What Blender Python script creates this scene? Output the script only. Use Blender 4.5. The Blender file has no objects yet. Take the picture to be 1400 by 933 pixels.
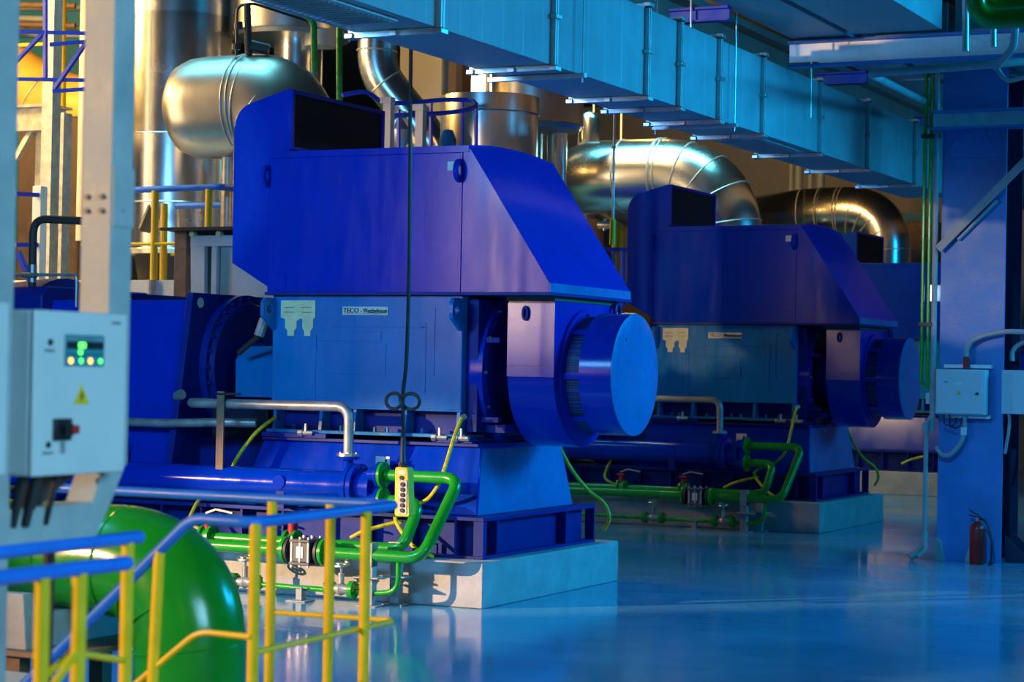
import bpy, bmesh, math, random
from mathutils import Vector, Matrix
PI = math.pi
random.seed(7)
SC = bpy.context.scene
COL = SC.collection

# ---------------------------------------------------------------- camera
cam_d = bpy.data.cameras.new('camera')
cam = bpy.data.objects.new('camera', cam_d)
COL.objects.link(cam)
SC.camera = cam
cam_d.sensor_fit = 'HORIZONTAL'
cam_d.sensor_width = 36.0
cam_d.lens = 2863.76 / 1400 * 36.0
cam_d.clip_end = 300
YAW, PITCH, ROLL = math.radians(26.0188), math.radians(0.77197), math.radians(-1.03778)
fw = Vector((-math.sin(YAW) * math.cos(PITCH), math.cos(YAW) * math.cos(PITCH), math.sin(PITCH)))
rt = Vector((math.cos(YAW), math.sin(YAW), 0.0))
up = rt.cross(fw)
cr, sr = math.cos(ROLL), math.sin(ROLL)
r2 = rt * cr - up * sr
u2 = rt * sr + up * cr
cam.matrix_world = Matrix(((r2.x, u2.x, -fw.x, 9.0088), (r2.y, u2.y, -fw.y, -17.913), (r2.z, u2.z, -fw.z, 2.3), (0, 0, 0, 1)))
cam_d.dof.use_dof = True
cam_d.dof.focus_distance = 21.0
cam_d.dof.aperture_fstop = 2.8

# ---------------------------------------------------------------- world, lights, exposure
SC.view_settings.view_transform = 'Standard'
SC.view_settings.look = 'None'
SC.view_settings.gamma = 1.0
SC.view_settings.use_curve_mapping = False
SC.view_settings.exposure = 0.0
w = bpy.data.worlds.new('hall_daylight'); SC.world = w; w.use_nodes = True
bg = w.node_tree.nodes['Background']
bg.inputs[0].default_value = (0.0, 0.30, 0.85, 1)
bg.inputs[1].default_value = 0.07

def light(name, kind, loc, to, energy, color, **k):
    d = bpy.data.lights.new(name, kind); d.energy = energy; d.color = color
    o = bpy.data.objects.new(name, d); COL.objects.link(o); o.location = loc
    o.rotation_euler = (Vector(to) - Vector(loc)).to_track_quat('-Z', 'Y').to_euler()
    for a, v in k.items(): setattr(d, a, v)
    return o
COOL = (0.01, 0.46, 1.0)
COOL_PALE = (0.30, 0.72, 1.0)
WARM = (1.0, 0.62, 0.34)
SODIUM = (1.0, 0.55, 0.14)
# unseen cool lights added as fill
light('fill_light_first_motor', 'AREA', (13, 6.2, 7.1), (0, 1.6, 2.6), 440, COOL, shape='RECTANGLE', size=4.5, size_y=2.6, spread=math.radians(84))  # added cool light on the first motor and duct, narrowed to spare the second
light('fill_light_second_motor', 'AREA', (15, 16, 7.6), (0, 8, 2.2), 900, COOL, shape='RECTANGLE', size=9, size_y=2.4)  # added fill for the end faces of the second motor
light('fill_light_cabinets', 'AREA', (14, -14, 5.0), (4, -11, 2.2), 190, COOL_PALE, shape='RECTANGLE', size=6, size_y=4, spread=math.radians(70))  # added fill that brightens the cabinets and posts in the foreground
light('unseen_front_lamp', 'AREA', (-3.2, -8.5, 5.6), (-1.2, 1, 2.6), 540, (.13, .48, 1.0), shape='RECTANGLE', size=3, size_y=1.2)  # unseen lamp, set low so the first hood shades the second motor
light('fill_spot_column', 'SPOT', (4.6, -4.5, 7.4), (2.75, 8.1, 1.9), 3000, (.06, .46, 1.0), spot_size=math.radians(18), spot_blend=0.6, shadow_soft_size=0.12)  # added spot that brightens only the front of the column
light('cool_fill_vessels', 'AREA', (-11, 6.5, 9.4), (-11, 6.5, 0), 200, (.20, .80, 1.0), shape='RECTANGLE', size=8, size_y=2.4, spread=math.radians(100))  # added cool fill over the vessels, below a closed ceiling
# added warm lights, each on its own patch of assumed sun; no openings exist
light('added_spot_plinth', 'SPOT', (-17.3, -17.6, 5.9), (-1.5, 0, 0.35), 54000, WARM, spot_size=math.radians(8.6), spot_blend=0.5, shadow_soft_size=0.12)  # added spot for the assumed low sun on plinth and pipes
light('added_spot_landing', 'SPOT', (-12.5, -27.5, 7.2), (3.2, -10.2, 1.7), 27000, WARM, spot_size=math.radians(17), spot_blend=0.25, shadow_soft_size=0.12)  # added spot that warms the yellow posts, cabinet frame and thick green pipe
light('added_spot_second_motor', 'SPOT', (-6.2, -18.5, 4.6), (-4.2, .64, 4.3), 9000, WARM, spot_size=math.radians(7.6), spot_blend=0.15, shadow_soft_size=0.18)  # added spot, placed so the first inlet box shades part of the second hood
light('sheen_light_hood', 'AREA', (-9.6, -18.5, 4.7), (0, .6, 3.4), 5.2, (1.0, .66, .46), shape='RECTANGLE', size=1.8, size_y=3.8, spread=math.radians(26))  # added light, placed to mirror as a warm sheen in hood and cover
light('added_spot_column', 'SPOT', (-4.0, -18.5, 6.3), (2.74, 8.1, 3.75), 7000, WARM, spot_size=math.radians(4.4), spot_blend=0.1, shadow_soft_size=0.10)  # added narrow spot for the warm patch on the upper column
light('added_spot_roof_beam', 'SPOT', (-6.0, -18.5, 5.0), (1.9, 5.4, 6.02), 6500, WARM, spot_size=math.radians(3.4), spot_blend=0.8, shadow_soft_size=0.10)  # added narrow spot that warms the left end of the cross beam
# assumed sodium lamps and added lights for highlights and fill between the vessels behind the motors
light('highlight_light_vessels', 'AREA', (-12.4, 3.0, 6.3), (-10.6, 9.0, 6.3), 300, (1.0, .70, .36), shape='RECTANGLE', size=1.3, size_y=6.0)  # added tall light that draws the upright highlight on the vessel
light('assumed_lamp_vessels', 'AREA', (-15, 5.0, 8.8), (-10, 9, 5.5), 900, SODIUM, shape='DISK', size=1.6)  # assumed lamp, not seen, for the warm tone on the vessels
light('assumed_lamp_pipes', 'AREA', (-6.0, 13.0, 8.9), (-5.5, 17, 5.5), 260, (1.0, .68, .32), shape='DISK', size=1.4)  # unseen lamp, assumed above the big clad pipe to light it
light('cool_fill_pipes', 'AREA', (-5.5, 14.6, 9.4), (-5.5, 15.5, 0), 150, (.15, .8, 1.0), shape='RECTANGLE', size=6, size_y=1.6, spread=math.radians(90))  # added cool fill that tints the top of the big clad pipe
light('assumed_lamp_left', 'AREA', (-18, 9.0, 8.8), (-15.5, 13, 6.0), 350, SODIUM, shape='DISK', size=1.4)  # unseen lamp, assumed from the yellow light on the steelwork at the left
light('assumed_lamp_far', 'AREA', (-6.5, 19.0, 8.9), (-3.5, 23, 4.5), 260, SODIUM, shape='DISK', size=1.2)  # assumed lamp, added to warm the inlet frame of the farthest motor

# ---------------------------------------------------------------- materials
def M(name, col, rough=.5, metal=0.0, var=.12, ns=3.0, bump=0.0, bs=30.0, rvar=.1, emit=None, spec=.5, coat=0.0):
    m = bpy.data.materials.new(name); m.use_nodes = True
    nt = m.node_tree; b = nt.nodes['Principled BSDF']
    b.inputs['Base Color'].default_value = (*col, 1); b.inputs['Roughness'].default_value = rough
    b.inputs['Metallic'].default_value = metal; b.inputs['Specular IOR Level'].default_value = spec
    if coat: b.inputs['Coat Weight'].default_value = coat; b.inputs['Coat Roughness'].default_value = .15
    if emit: b.inputs['Emission Color'].default_value = (*emit[:3], 1); b.inputs['Emission Strength'].default_value = emit[3]
    tc = nt.nodes.new('ShaderNodeTexCoord')
    if var or rvar:
        n = nt.nodes.new('ShaderNodeTexNoise'); n.inputs['Scale'].default_value = ns; n.inputs['Detail'].default_value = 6
        n.inputs['Roughness'].default_value = .65
        nt.links.new(tc.outputs['Object'], n.inputs['Vector'])
        rp = nt.nodes.new('ShaderNodeValToRGB'); rp.color_ramp.elements[0].position = .3; rp.color_ramp.elements[1].position = .7
        rp.color_ramp.elements[0].color = (*[c * (1 - var) for c in col], 1)
        rp.color_ramp.elements[1].color = (*[min(1, c * (1 + var)) for c in col], 1)
        nt.links.new(n.outputs['Fac'], rp.inputs['Fac']); nt.links.new(rp.outputs['Color'], b.inputs['Base Color'])
        mr = nt.nodes.new('ShaderNodeMapRange'); mr.inputs['From Min'].default_value = .3; mr.inputs['From Max'].default_value = .7
        mr.inputs['To Min'].default_value = max(.02, rough - rvar); mr.inputs['To Max'].default_value = min(1, rough + rvar)
        nt.links.new(n.outputs['Fac'], mr.inputs['Value']); nt.links.new(mr.outputs['Result'], b.inputs['Roughness'])
    if bump:
        n2 = nt.nodes.new('ShaderNodeTexNoise'); n2.inputs['Scale'].default_value = bs; n2.inputs['Detail'].default_value = 3
        nt.links.new(tc.outputs['Object'], n2.inputs['Vector'])
        bp = nt.nodes.new('ShaderNodeBump'); bp.inputs['Strength'].default_value = bump; bp.inputs['Distance'].default_value = .02
        nt.links.new(n2.outputs['Fac'], bp.inputs['Height']); nt.links.new(bp.outputs['Normal'], b.inputs['Normal'])
    return m

def mesh_screen(name, c0, c1, scale):
    m = M(name, c0, .6, 0, 0, rvar=0); nt = m.node_tree; b = nt.nodes['Principled BSDF']
    tc = nt.nodes.new('ShaderNodeTexCoord'); v = nt.nodes.new('ShaderNodeTexVoronoi'); v.inputs['Scale'].default_value = scale
    v.inputs['Randomness'].default_value = .0
    nt.links.new(tc.outputs['Object'], v.inputs['Vector'])
    rp = nt.nodes.new('ShaderNodeValToRGB'); rp.color_ramp.elements[0].position = .40; rp.color_ramp.elements[1].position = .48
    rp.color_ramp.elements[0].color = (*c0, 1); rp.color_ramp.elements[1].color = (*c1, 1)
    nt.links.new(v.outputs['Distance'], rp.inputs['Fac']); nt.links.new(rp.outputs['Color'], b.inputs['Base Color'])
    return m

BLUE = M('blue_gloss_paint', (.0, .032, .45), .22, 0, .08, 2.2, .02, 60, .05, spec=.3)
def streaky(m, lo, hi):
    """rougher and glossier vertical bands, as on wiped sheet metal"""
    nt = m.node_tree; b = nt.nodes['Principled BSDF']; tc = [n for n in nt.nodes if n.type == 'TEX_COORD'][0]
    mp = nt.nodes.new('ShaderNodeMapping'); mp.inputs['Scale'].default_value = (2.6, 2.6, .55)
    n = nt.nodes.new('ShaderNodeTexNoise'); n.inputs['Scale'].default_value = 1.5; n.inputs['Detail'].default_value = 8; n.inputs['Roughness'].default_value = .7
    mr = nt.nodes.new('ShaderNodeMapRange'); mr.inputs['From Min'].default_value = .35; mr.inputs['From Max'].default_value = .68
    mr.inputs['To Min'].default_value = lo; mr.inputs['To Max'].default_value = hi
    nt.links.new(tc.outputs['Object'], mp.inputs['Vector']); nt.links.new(mp.outputs['Vector'], n.inputs['Vector'])
    nt.links.new(n.outputs['Fac'], mr.inputs['Value']); nt.links.new(mr.outputs['Result'], b.inputs['Roughness'])
streaky(BLUE, .10, .22)
BLUE_D = M('blue_matt_paint', (.0, .020, .22), .42, 0, .12, 3.0, spec=.25)
BLUE_B = M('blue_machine_paint', (.003, .19, .50), .36, 0, .15, 1.6, .03, 60, spec=.35)
streaky(BLUE_B, .14, .36)
BLUE_G = M('blue_mirror_paint', (.0, .03, .42), .14, 0, .08, 3, 0, 10, .04, spec=.7, coat=.6)
COL_SHADE = M('shaded_column_paint', (.004, .018, .06), .5, 0, .15, 2)  # column blue darkened, the shade of its unlit side put into the colour
NAVY = M('dark_blue_void', (.002, .006, .03), .7)
SCREEN = mesh_screen('black_intake_mesh', (.001, .002, .004), (.002, .006, .02), 55)
GRILLE = mesh_screen('perforated_fan_mesh', (.002, .006, .02), (.01, .06, .25), 40)
GREY_PANEL = M('pale_grey_panel', (.34, .36, .40), .38, .25, .12, 4)
GALV = M('galvanised_sheet', (.36, .42, .44), .50, .10, .14, 1.6, .02, 8, .08, spec=.35)
GALV_R = M('galvanised_rail', (.66, .68, .66), .40, .45, .15, 8)
ALU = M('aluminium_cladding', (.74, .73, .70), .25, 1.0, .06, 1.2, 0, 1.2, .04)
ALU_M = M('matt_aluminium_cladding', (.52, .50, .46), .36, .95, .08, 1.5, 0, 1.5, .04)
STEEL = M('grey_steel_pipe', (.44, .42, .38), .42, .55, .25, 9)
DSTEEL = M('dark_steel', (.06, .06, .065), .5, .5)
VALVE = M('grey_valve_casting', (.10, .10, .11), .5, .3)
STAND = M('weathered_stand_paint', (.36, .35, .35), .6, 0, .25, 8)
BOLT = M('zinc_bolt', (.65, .64, .58), .35, .9)
CONC = M('plinth_concrete', (.40, .41, .41), .75, 0, .22, 2.6, .25, 30)
CONC_D = M('dark_concrete', (.30, .25, .21), .85, 0, .2, 1.5, .2, 12)
GREEN = M('green_pipe_paint', (.01, .30, .015), .24, 0, .15, 2.0, .04, 30, .06, coat=.4)
GREEN_P = M('green_line_paint', (.012, .33, .02), .30, 0, .15, 6)
GREEN_D = M('dark_green_gasket', (.01, .09, .06), .6)
YEL = M('yellow_rail_paint', (.80, .52, .0), .42, 0, .12, 6)
YELP = M('yellow_pendant_plastic', (.85, .62, .04), .45, 0, .12, 30)
YGREEN = M('yellow_green_cable', (.62, .55, .02), .45, 0, .35, 20)
RAILB = M('blue_rail_paint', (.015, .17, .75), .38, 0, .12, 5)
BEAMB = M('blue_steel_paint', (.01, .05, .55), .42, 0, .15, 3)
COLM = M('painted_steel_column', (.32, .37, .38), .50, 0, .2, 3.0, .08, 30)
COLB = M('blue_grey_column_paint', (.05, .22, .56), .45, 0, .16, 1.6, .12, 25)
BOXM = M('light_grey_enclosure', (.58, .61, .62), .45, 0, .04, 3)
BLACK = M('black_plastic', (.012, .012, .014), .45)
RED = M('red_plastic', (.45, .02, .015), .4)
REDX = M('red_extinguisher_paint', (.42, .015, .012), .35, 0, .12, 5)
WHITE = M('white_paint', (.72, .73, .72), .5, 0, .08, 3)
CREAM = M('cream_paint', (.66, .60, .50), .6, 0, .1, 3)
PALEY = M('pale_yellow_plate', (.85, .78, .42), .5, 0, .15, 8)
PLATE = M('white_name_plate', (.74, .73, .62), .45, 0, .06, 10)
INK = M('black_ink', (.015, .015, .02), .6)
RUST = M('rusty_steel', (.26, .17, .11), .7, .3, .35, 6)
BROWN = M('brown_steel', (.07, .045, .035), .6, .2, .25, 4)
WALLM = M('wall_cladding', (.34, .32, .28), .7, 0, .12, .6)
TEALW = M('teal_wall_cladding', (.015, .20, .40), .6, 0, .12, .8)
CEILM = M('dark_ceiling', (.05, .05, .055), .8, 0, .3, .8)
OCHRE = M('yellow_cladding', (.80, .50, .08), .45, 0, .15, 1.2)
GLASSD = M('display_screen', (.04, .26, .32), .3)
L_GREEN = M('green_led', (.1, .8, .1), .3, emit=(.10, 1.0, .08, 3.0))
L_AMBER = M('amber_led', (.9, .5, .1), .3, emit=(1.0, .50, .06, 3.0))
LAMP = M('lamp_diffuser', (.9, .9, .9), .3, emit=(.75, .9, 1.0, 6.0))

def floor_mat():
    m = M('epoxy_floor', (.10, .40, .60), .13, 0, .10, .5, 0, 10, .08, spec=.6)
    nt = m.node_tree; b = nt.nodes['Principled BSDF']
    tc = [n for n in nt.nodes if n.type == 'TEX_COORD'][0]
    mp = nt.nodes.new('ShaderNodeMapping'); mp.inputs['Scale'].default_value = (.35, 1.6, 1)
    mp.inputs['Rotation'].default_value = (0, 0, .46)
    n = nt.nodes.new('ShaderNodeTexNoise'); n.inputs['Scale'].default_value = 1.4; n.inputs['Detail'].default_value = 7
    bp = nt.nodes.new('ShaderNodeBump'); bp.inputs['Strength'].default_value = .06; bp.inputs['Distance'].default_value = .05
    nt.links.new(tc.outputs['Object'], mp.inputs['Vector']); nt.links.new(mp.outputs['Vector'], n.inputs['Vector'])
    nt.links.new(n.outputs['Fac'], bp.inputs['Height']); nt.links.new(bp.outputs['Normal'], b.inputs['Normal'])
    return m
FLOORM = floor_mat()

# ---------------------------------------------------------------- mesh helpers
OFF = {}
class MB:
    def __init__(s): s.b = bmesh.new()
    def box(s, x0, x1, y0, y1, z0, z1):
        v = [s.b.verts.new((x, y, z)) for z in (z0, z1) for y in (y0, y1) for x in (x0, x1)]
        for f in ((0, 2, 3, 1), (4, 5, 7, 6), (0, 1, 5, 4), (2, 6, 7, 3), (0, 4, 6, 2), (1, 3, 7, 5)): s.b.faces.new([v[i] for i in f])
        return s
    def loft(s, rings, caps=True, closed=True):
        R = [[s.b.verts.new(p) for p in r] for r in rings]
        n = len(R[0])
        for a, c in zip(R, R[1:]):
            for i in range(n if closed else n - 1):
                j = (i + 1) % n
                try: s.b.faces.new((a[i], a[j], c[j], c[i]))
                except ValueError: pass
        if caps and closed:
            s.b.faces.new(R[0][::-1]); s.b.faces.new(R[-1])
        return s
    def prism(s, poly, axis, a, c):
        def pt(q, t): return {'X': (t, q[0], q[1]), 'Y': (q[0], t, q[1]), 'Z': (q[0], q[1], t)}[axis]
        return s.loft([[pt(q, a) for q in poly], [pt(q, c) for q in poly]])
    def frame(s, p0, p1):
        d = (Vector(p1) - Vector(p0)).normalized()
        a = Vector((0, 0, 1)) if abs(d.z) < .9 else Vector((0, 1, 0))
        e1 = d.cross(a).normalized(); e2 = d.cross(e1)
        return d, e1, e2
    def lathe(s, p0, p1, prof, n=28, a0=0.0, a1=2 * PI, caps=True):
        """profile of (distance along p0->p1 direction, radius)"""
        d, e1, e2 = s.frame(p0, p1); p0 = Vector(p0)
        full = abs(a1 - a0 - 2 * PI) < 1e-6
        m = n if full else n + 1
        rings = []
        for t, r in prof:
            rings.append([p0 + d * t + (e1 * math.cos(a0 + (a1 - a0) * i / n) + e2 * math.sin(a0 + (a1 - a0) * i / n)) * max(r, 1e-4) for i in range(m)])
        return s.loft(rings, caps and full, full)
    def cyl(s, p0, p1, r, r1=None, n=20):
        L = (Vector(p1) - Vector(p0)).length
        return s.lathe(p0, p1, [(0, r), (L, r if r1 is None else r1)], n)
    def tube(s, pts, r, bend=.1, n=12, seg=6):
        pts = [Vector(p) for p in pts]; path = [pts[0]]
        for a, b, c in zip(pts, pts[1:], pts[2:]):
            d1 = a - b; d2 = c - b
            k = min(bend, d1.length * .49, d2.length * .49)
            A = b + d1.normalized() * k; Cc = b + d2.normalized() * k
            for i in range(seg + 1):
                t = i / seg; path.append(A * (1 - t) ** 2 + b * 2 * t * (1 - t) + Cc * t * t)
        path.append(pts[-1])
        return s.sweep(path, r, n)
    def curve(s, pts, r, n=8, sub=8):
        P = [Vector(p) for p in pts]; P = [P[0] * 2 - P[1]] + P + [P[-1] * 2 - P[-2]]; path = []
        for i in range(1, len(P) - 2):
            for k in range(sub):
                t = k / sub; a, b, c, d = P[i - 1:i + 3]
                path.append(.5 * ((2 * b) + (c - a) * t + (2 * a - 5 * b + 4 * c - d) * t * t + (3 * b - a - 3 * c + d) * t ** 3))
        path.append(P[-2])
        return s.sweep(path, r, n)
    def sweep(s, path, r, n):
        rings = []; e1 = None
        q = [path[0]]
        for p in path[1:]:
            if (p - q[-1]).length > 1e-5: q.append(p)
        for i, p in enumerate(q):
            d = (q[min(i + 1, len(q) - 1)] - q[max(i - 1, 0)]).normalized()
            if e1 is None:
                a = Vector((0, 0, 1)) if abs(d.z) < .9 else Vector((0, 1, 0)); e1 = d.cross(a).normalized()
            else: e1 = (e1 - d * e1.dot(d)).normalized()
            e2 = d.cross(e1)
            rings.append([p + (e1 * math.cos(2 * PI * k / n) + e2 * math.sin(2 * PI * k / n)) * r for k in range(n)])
        return s.loft(rings)
    def torus(s, c, axis, R, r, n=36, m=8):
        d, e1, e2 = s.frame(c, Vector(c) + Vector(axis)); c = Vector(c); rings = []
        for i in range(n + 1):
            a = 2 * PI * i / n; o = e1 * math.cos(a) + e2 * math.sin(a)
            rings.append([c + o * (R + r * math.cos(2 * PI * k / m)) + d * r * math.sin(2 * PI * k / m) for k in range(m)])
        return s.loft(rings, False)
    def bar(s, p0, p1, wd, ht, upv=(0, 0, 1)):
        p0, p1 = Vector(p0), Vector(p1); d = (p1 - p0).normalized(); u = Vector(upv)
        e1 = d.cross(u).normalized() * wd / 2; e2 = e1.cross(d).normalized() * ht / 2
        return s.loft([[p + e1 + e2, p - e1 + e2, p - e1 - e2, p + e1 - e2] for p in (p0, p1)])
    def bolts(s, c, axis, R, k, r=.012, h=.025, a0=0.0):
        d, e1, e2 = s.frame(c, Vector(c) + Vector(axis)); c = Vector(c)
        for i in range(k):
            a = a0 + 2 * PI * i / k; p = c + (e1 * math.cos(a) + e2 * math.sin(a)) * R
            s.cyl(p - d * h, p + d * h, r, n=6)
        return s
    def flange(s, c, axis, R, th, bolts=8):
        d = Vector(axis).normalized(); c = Vector(c)
        s.cyl(c - d * th / 2, c + d * th / 2, R, n=24)
        if bolts: s.bolts(c, axis, R * .8, bolts, R * .09, th * .9)
        return s
    def obj(s, name, mat, parent=None, bevel=0.0, smooth=35, loc=None):
        bmesh.ops.recalc_face_normals(s.b, faces=s.b.faces[:])
        o_loc = Vector(loc) if loc is not None else (Vector(OFF[parent.name]) if parent is not None else Vector((0, 0, 0)))
        for v in s.b.verts: v.co -= o_loc
        me = bpy.data.meshes.new(name); s.b.to_mesh(me); s.b.free()
        me.polygons.foreach_set('use_smooth', [True] * len(me.polygons))
        me.set_sharp_from_angle(angle=math.radians(smooth))
        me.materials.append(mat)
        o = bpy.data.objects.new(name, me); COL.objects.link(o)
        if name.endswith('_bolts'): o['kind'] = 'stuff'
        if parent is not None: o.parent = parent
        else: o.location = o_loc
        OFF[o.name] = tuple(o_loc)
        if bevel:
            b = o.modifiers.new('edge', 'BEVEL'); b.width = bevel; b.segments = 2; b.limit_method = 'ANGLE'; b.angle_limit = math.radians(40)
        return o

def tag(o, label, cat, group=None):
    o['label'] = label; o['category'] = cat
    if group: o['group'] = group
    return o
def thing(name, label, cat, loc, group=None):
    o = bpy.data.objects.new(name, None); COL.objects.link(o); o.location = loc; o.empty_display_size = .2
    OFF[o.name] = tuple(loc)
    return tag(o, label, cat, group)
def structure(o): o['kind'] = 'structure'; return o
def plab(o, label): o['label'] = label; return o
def copy_tree(o, shift, label=None, parent=None, skip=()):
    c = o.copy(); COL.objects.link(c)
    OFF[c.name] = OFF[o.name]
    if parent is None: c.location = Vector(o.location) + Vector(shift)
    else: c.parent = parent
    if label: c['label'] = label
    for ch in [x for x in bpy.data.objects if x.parent == o]:
        copy_tree(ch, shift, None, c)
    return c
def text(s, size, mat, parent, M4, name='lettering', ext=.002, width=None):
    cu = bpy.data.curves.new(name, 'FONT'); cu.body = s; cu.size = size; cu.extrude = ext; cu.offset = .0012; cu.align_x = 'CENTER'; cu.align_y = 'CENTER'
    t = bpy.data.objects.new(name, cu); COL.objects.link(t)
    bpy.context.view_layer.update()
    me = bpy.data.meshes.new_from_object(t.evaluated_get(bpy.context.evaluated_depsgraph_get()))
    bpy.data.objects.remove(t)
    if width:
        xs = [v.co.x for v in me.vertices]; k = width / (max(xs) - min(xs)); me.transform(Matrix.Diagonal((k, 1, 1, 1)))
    me.transform(Matrix.Translation(-Vector(OFF[parent.name])) @ M4); me.materials.clear(); me.materials.append(mat)
    o = bpy.data.objects.new(name, me); COL.objects.link(o); o.parent = parent; OFF[o.name] = OFF[parent.name]
    return o
def facing_front(x, y, z, sx=1.0): return Matrix.Translation((x, y, z)) @ Matrix.Rotation(PI / 2, 4, 'X') @ Matrix.Diagonal((sx, 1, 1, 1))
def facing_east(x, y, z, sx=1.0): return Matrix.Translation((x, y, z)) @ Matrix.Rotation(PI / 2, 4, 'Z') @ Matrix.Rotation(PI / 2, 4, 'X') @ Matrix.Diagonal((sx, 1, 1, 1))

# ================================================================= STRUCTURE
structure(MB().box(-40, 14, -30, 36, -.2, 0).obj('floor', FLOORM))
structure(MB().box(-40, 14, -12, 36, 9.6, 9.8).obj('ceiling', CEILM))
structure(MB().box(-40, 14, 35, 35.3, 0, 9.6).obj('wall_back', WALLM))
structure(MB().box(-40.3, -40, -12, 35.3, 0, 9.6).obj('wall_left', TEALW))
# ================================================================= MOTOR UNIT (built for the first motor, then copied)
YC = 1.65
ZC = 2.264
G_PL = 'concrete plinths under the motors'; G_SK = 'blue skid frames'; G_MO = 'blue electric motors'
G_CO = 'blue oil coolers'; G_LP = 'green cooling water lines'; G_GP = 'grey oil pipes'; G_CA = 'yellow and green earth cables'
UNIT = []
def U(o, key): UNIT.append((key, o)); return o

# --- plinth
t = U(tag(MB().prism([(-11, 0), (0, 0), (0, .425), (-.015, .44), (-11, .44)], 'Y', 0, 3.3).obj('concrete_plinth', CONC, None, .012, loc=(-5, 1.65, 0)),
    'grey concrete plinth whose pale corner stands nearest, under the brightest blue motor', 'plinth', G_PL), 'plinth')

# --- skid with pedestal
t = U(thing('skid_frame', 'blue girder skid with sloping pedestal on the nearest concrete plinth', 'skid', (-5, 1.65, .44), G_SK), 'skid')
MB().box(-10.5, -.15, .29, 3.0, .81, .85).obj('top_flange', BLUE_D, t, .004)
MB().box(-10.5, -.15, .29, 3.0, .44, .47).obj('bottom_flange', BLUE_D, t, .004)
MB().box(-10.5, -.26, .42, .45, .47, .81).box(-10.5, -.26, 2.84, 2.87, .47, .81).box(-.29, -.26, .45, 2.84, .47, .81).obj('web', BLUE_D, t)
for i, x in enumerate([-.19, -.46, -.95, -1.45, -1.95, -2.45, -2.95, -3.45, -3.95, -4.45, -4.95, -5.6, -6.2, -6.8]):
    MB().box(x - .012, x + .012, .30, .42, .47, .81).obj('stiffener', BLUE_D, t)
for y in (.31, .62, 2.25, 2.98):
    MB().box(-.26, -.155, y - .012, y + .012, .47, .81).obj('stiffener', BLUE_D, t)
MB().bolts((-.7, .36, .5), (0, 0, 1), .0, 1, .022, .07).bolts((-2.2, .36, .5), (0, 0, 1), .0, 1, .022, .07).obj('anchor_bolt', BLUE_D, t)
MB().loft([[(-3.12, .467, .85), (-.32, .467, .85), (-.32, 2.77, .85), (-3.12, 2.77, .85)], [(-2.93, .70, 1.54), (-.40, .70, 1.54), (-.40, 2.6, 1.54), (-2.93, 2.6, 1.54)]]).obj('pedestal', BLUE, t, .008)
MB().box(-2.93, -.40, .64, 2.66, 1.52, 1.552).obj('pedestal_top', BLUE_D, t, .003)
MB().loft([[(-.335, .49, .852), (-.312, .49, .852), (-.312, 2.75, .852), (-.335, 2.75, .852)], [(-.415, .72, 1.50), (-.392, .72, 1.50), (-.392, 2.58, 1.50), (-.415, 2.58, 1.50)]]).obj('end_plate', BLUE_B, t, .003)
for xa, xb in ((-2.93, -2.15), (-.86, -.46)):
    MB().box(xa, xb, .62, 2.68, 1.552, 1.60).obj('shim_plate', BLUE_D, t, .003)

# --- motor
t = U(thing('electric_motor', 'large bright blue electric motor standing nearest, warm light on its tall cooler hood', 'motor', (-1.6, YC, 1.6), G_MO), 'motor')
MB().box(-2.9, -.56, .66, 2.64, 1.60, 1.635).obj('foot_rail', BLUE_B, t, .004)
MB().box(-2.80, -.66, .86, 2.44, 1.635, 1.87).obj('foot_web', BLUE_D, t)
for x in (-2.82, -2.26, -1.86, -1.27, -.66):
    MB().loft([[(x - .02, .68, 1.635), (x + .02, .68, 1.635), (x + .02, .9, 1.635), (x - .02, .9, 1.635)], [(x - .02, .71, 1.87), (x + .02, .71, 1.87), (x + .02, .9, 1.87), (x - .02, .9, 1.87)]]).obj('foot_rib', BLUE_B, t, .003)
for x in (-2.62, -2.5, -2.05, -1.65, -1.5, -1.1, -.9):
    MB().cyl((x, .76, 1.635), (x, .76, 1.685), .02, n=6).obj('foot_bolt', BLUE_B, t)
MB().box(-2.87, -.63, .70, 2.60, 1.87, 3.03).obj('stator_body', BLUE_B, t, .010)
MB().box(-2.88, -.62, .69, 2.61, 1.862, 1.884).obj('body_lower_edge', BLUE_B, t, .003)
for x0, x1, z0, z1, nm in ((-2.44, -2.33, 1.95, 2.62, 'cover_strip'), (-2.32, -1.56, 2.56, 2.66, 'cover_strip'), (-2.22, -1.50, 2.22, 2.54, 'side_cover'), (-1.10, -1.04, 2.05, 2.75, 'cover_strip'), (-.98, -.94, 2.22, 2.9, 'cover_strip'), (-2.14, -1.05, 2.70, 2.712, 'weld_seam')):
    MB().box(x0, x1, .693, .702, z0, z1).obj(nm, BLUE_B, t, .002)
sg = MB().prism([(-2.765, 2.976), (-2.347, 2.976), (-2.347, 2.80), (-2.37, 2.78), (-2.37, 2.69), (-2.40, 2.66), (-2.40, 2.605), (-2.475, 2.605), (-2.475, 2.66), (-2.50, 2.69), (-2.50, 2.78), (-2.535, 2.79), (-2.535, 2.78), (-2.57, 2.76), (-2.57, 2.69), (-2.60, 2.66), (-2.60, 2.605), (-2.68, 2.605), (-2.68, 2.66), (-2.71, 2.69), (-2.71, 2.78), (-2.765, 2.80)], 'Y', .688, .70).obj('lifting_pictogram_plate', PALEY, t)
plab(sg, 'pale yellow plate with two stepped prongs')
for k in range(4): MB().box(-2.72 + k % 2 * .21, -2.60 + k % 2 * .21, .685, .688, 2.90 - k // 2 * .05, 2.906 - k // 2 * .05).obj('printed_line', RUST, sg)
npl = MB().box(-2.02, -1.483, .688, .70, 2.826, 2.914).obj('name_plate', PLATE, t, .002)
plab(npl, 'cream name plate with dark lettering')
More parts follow.
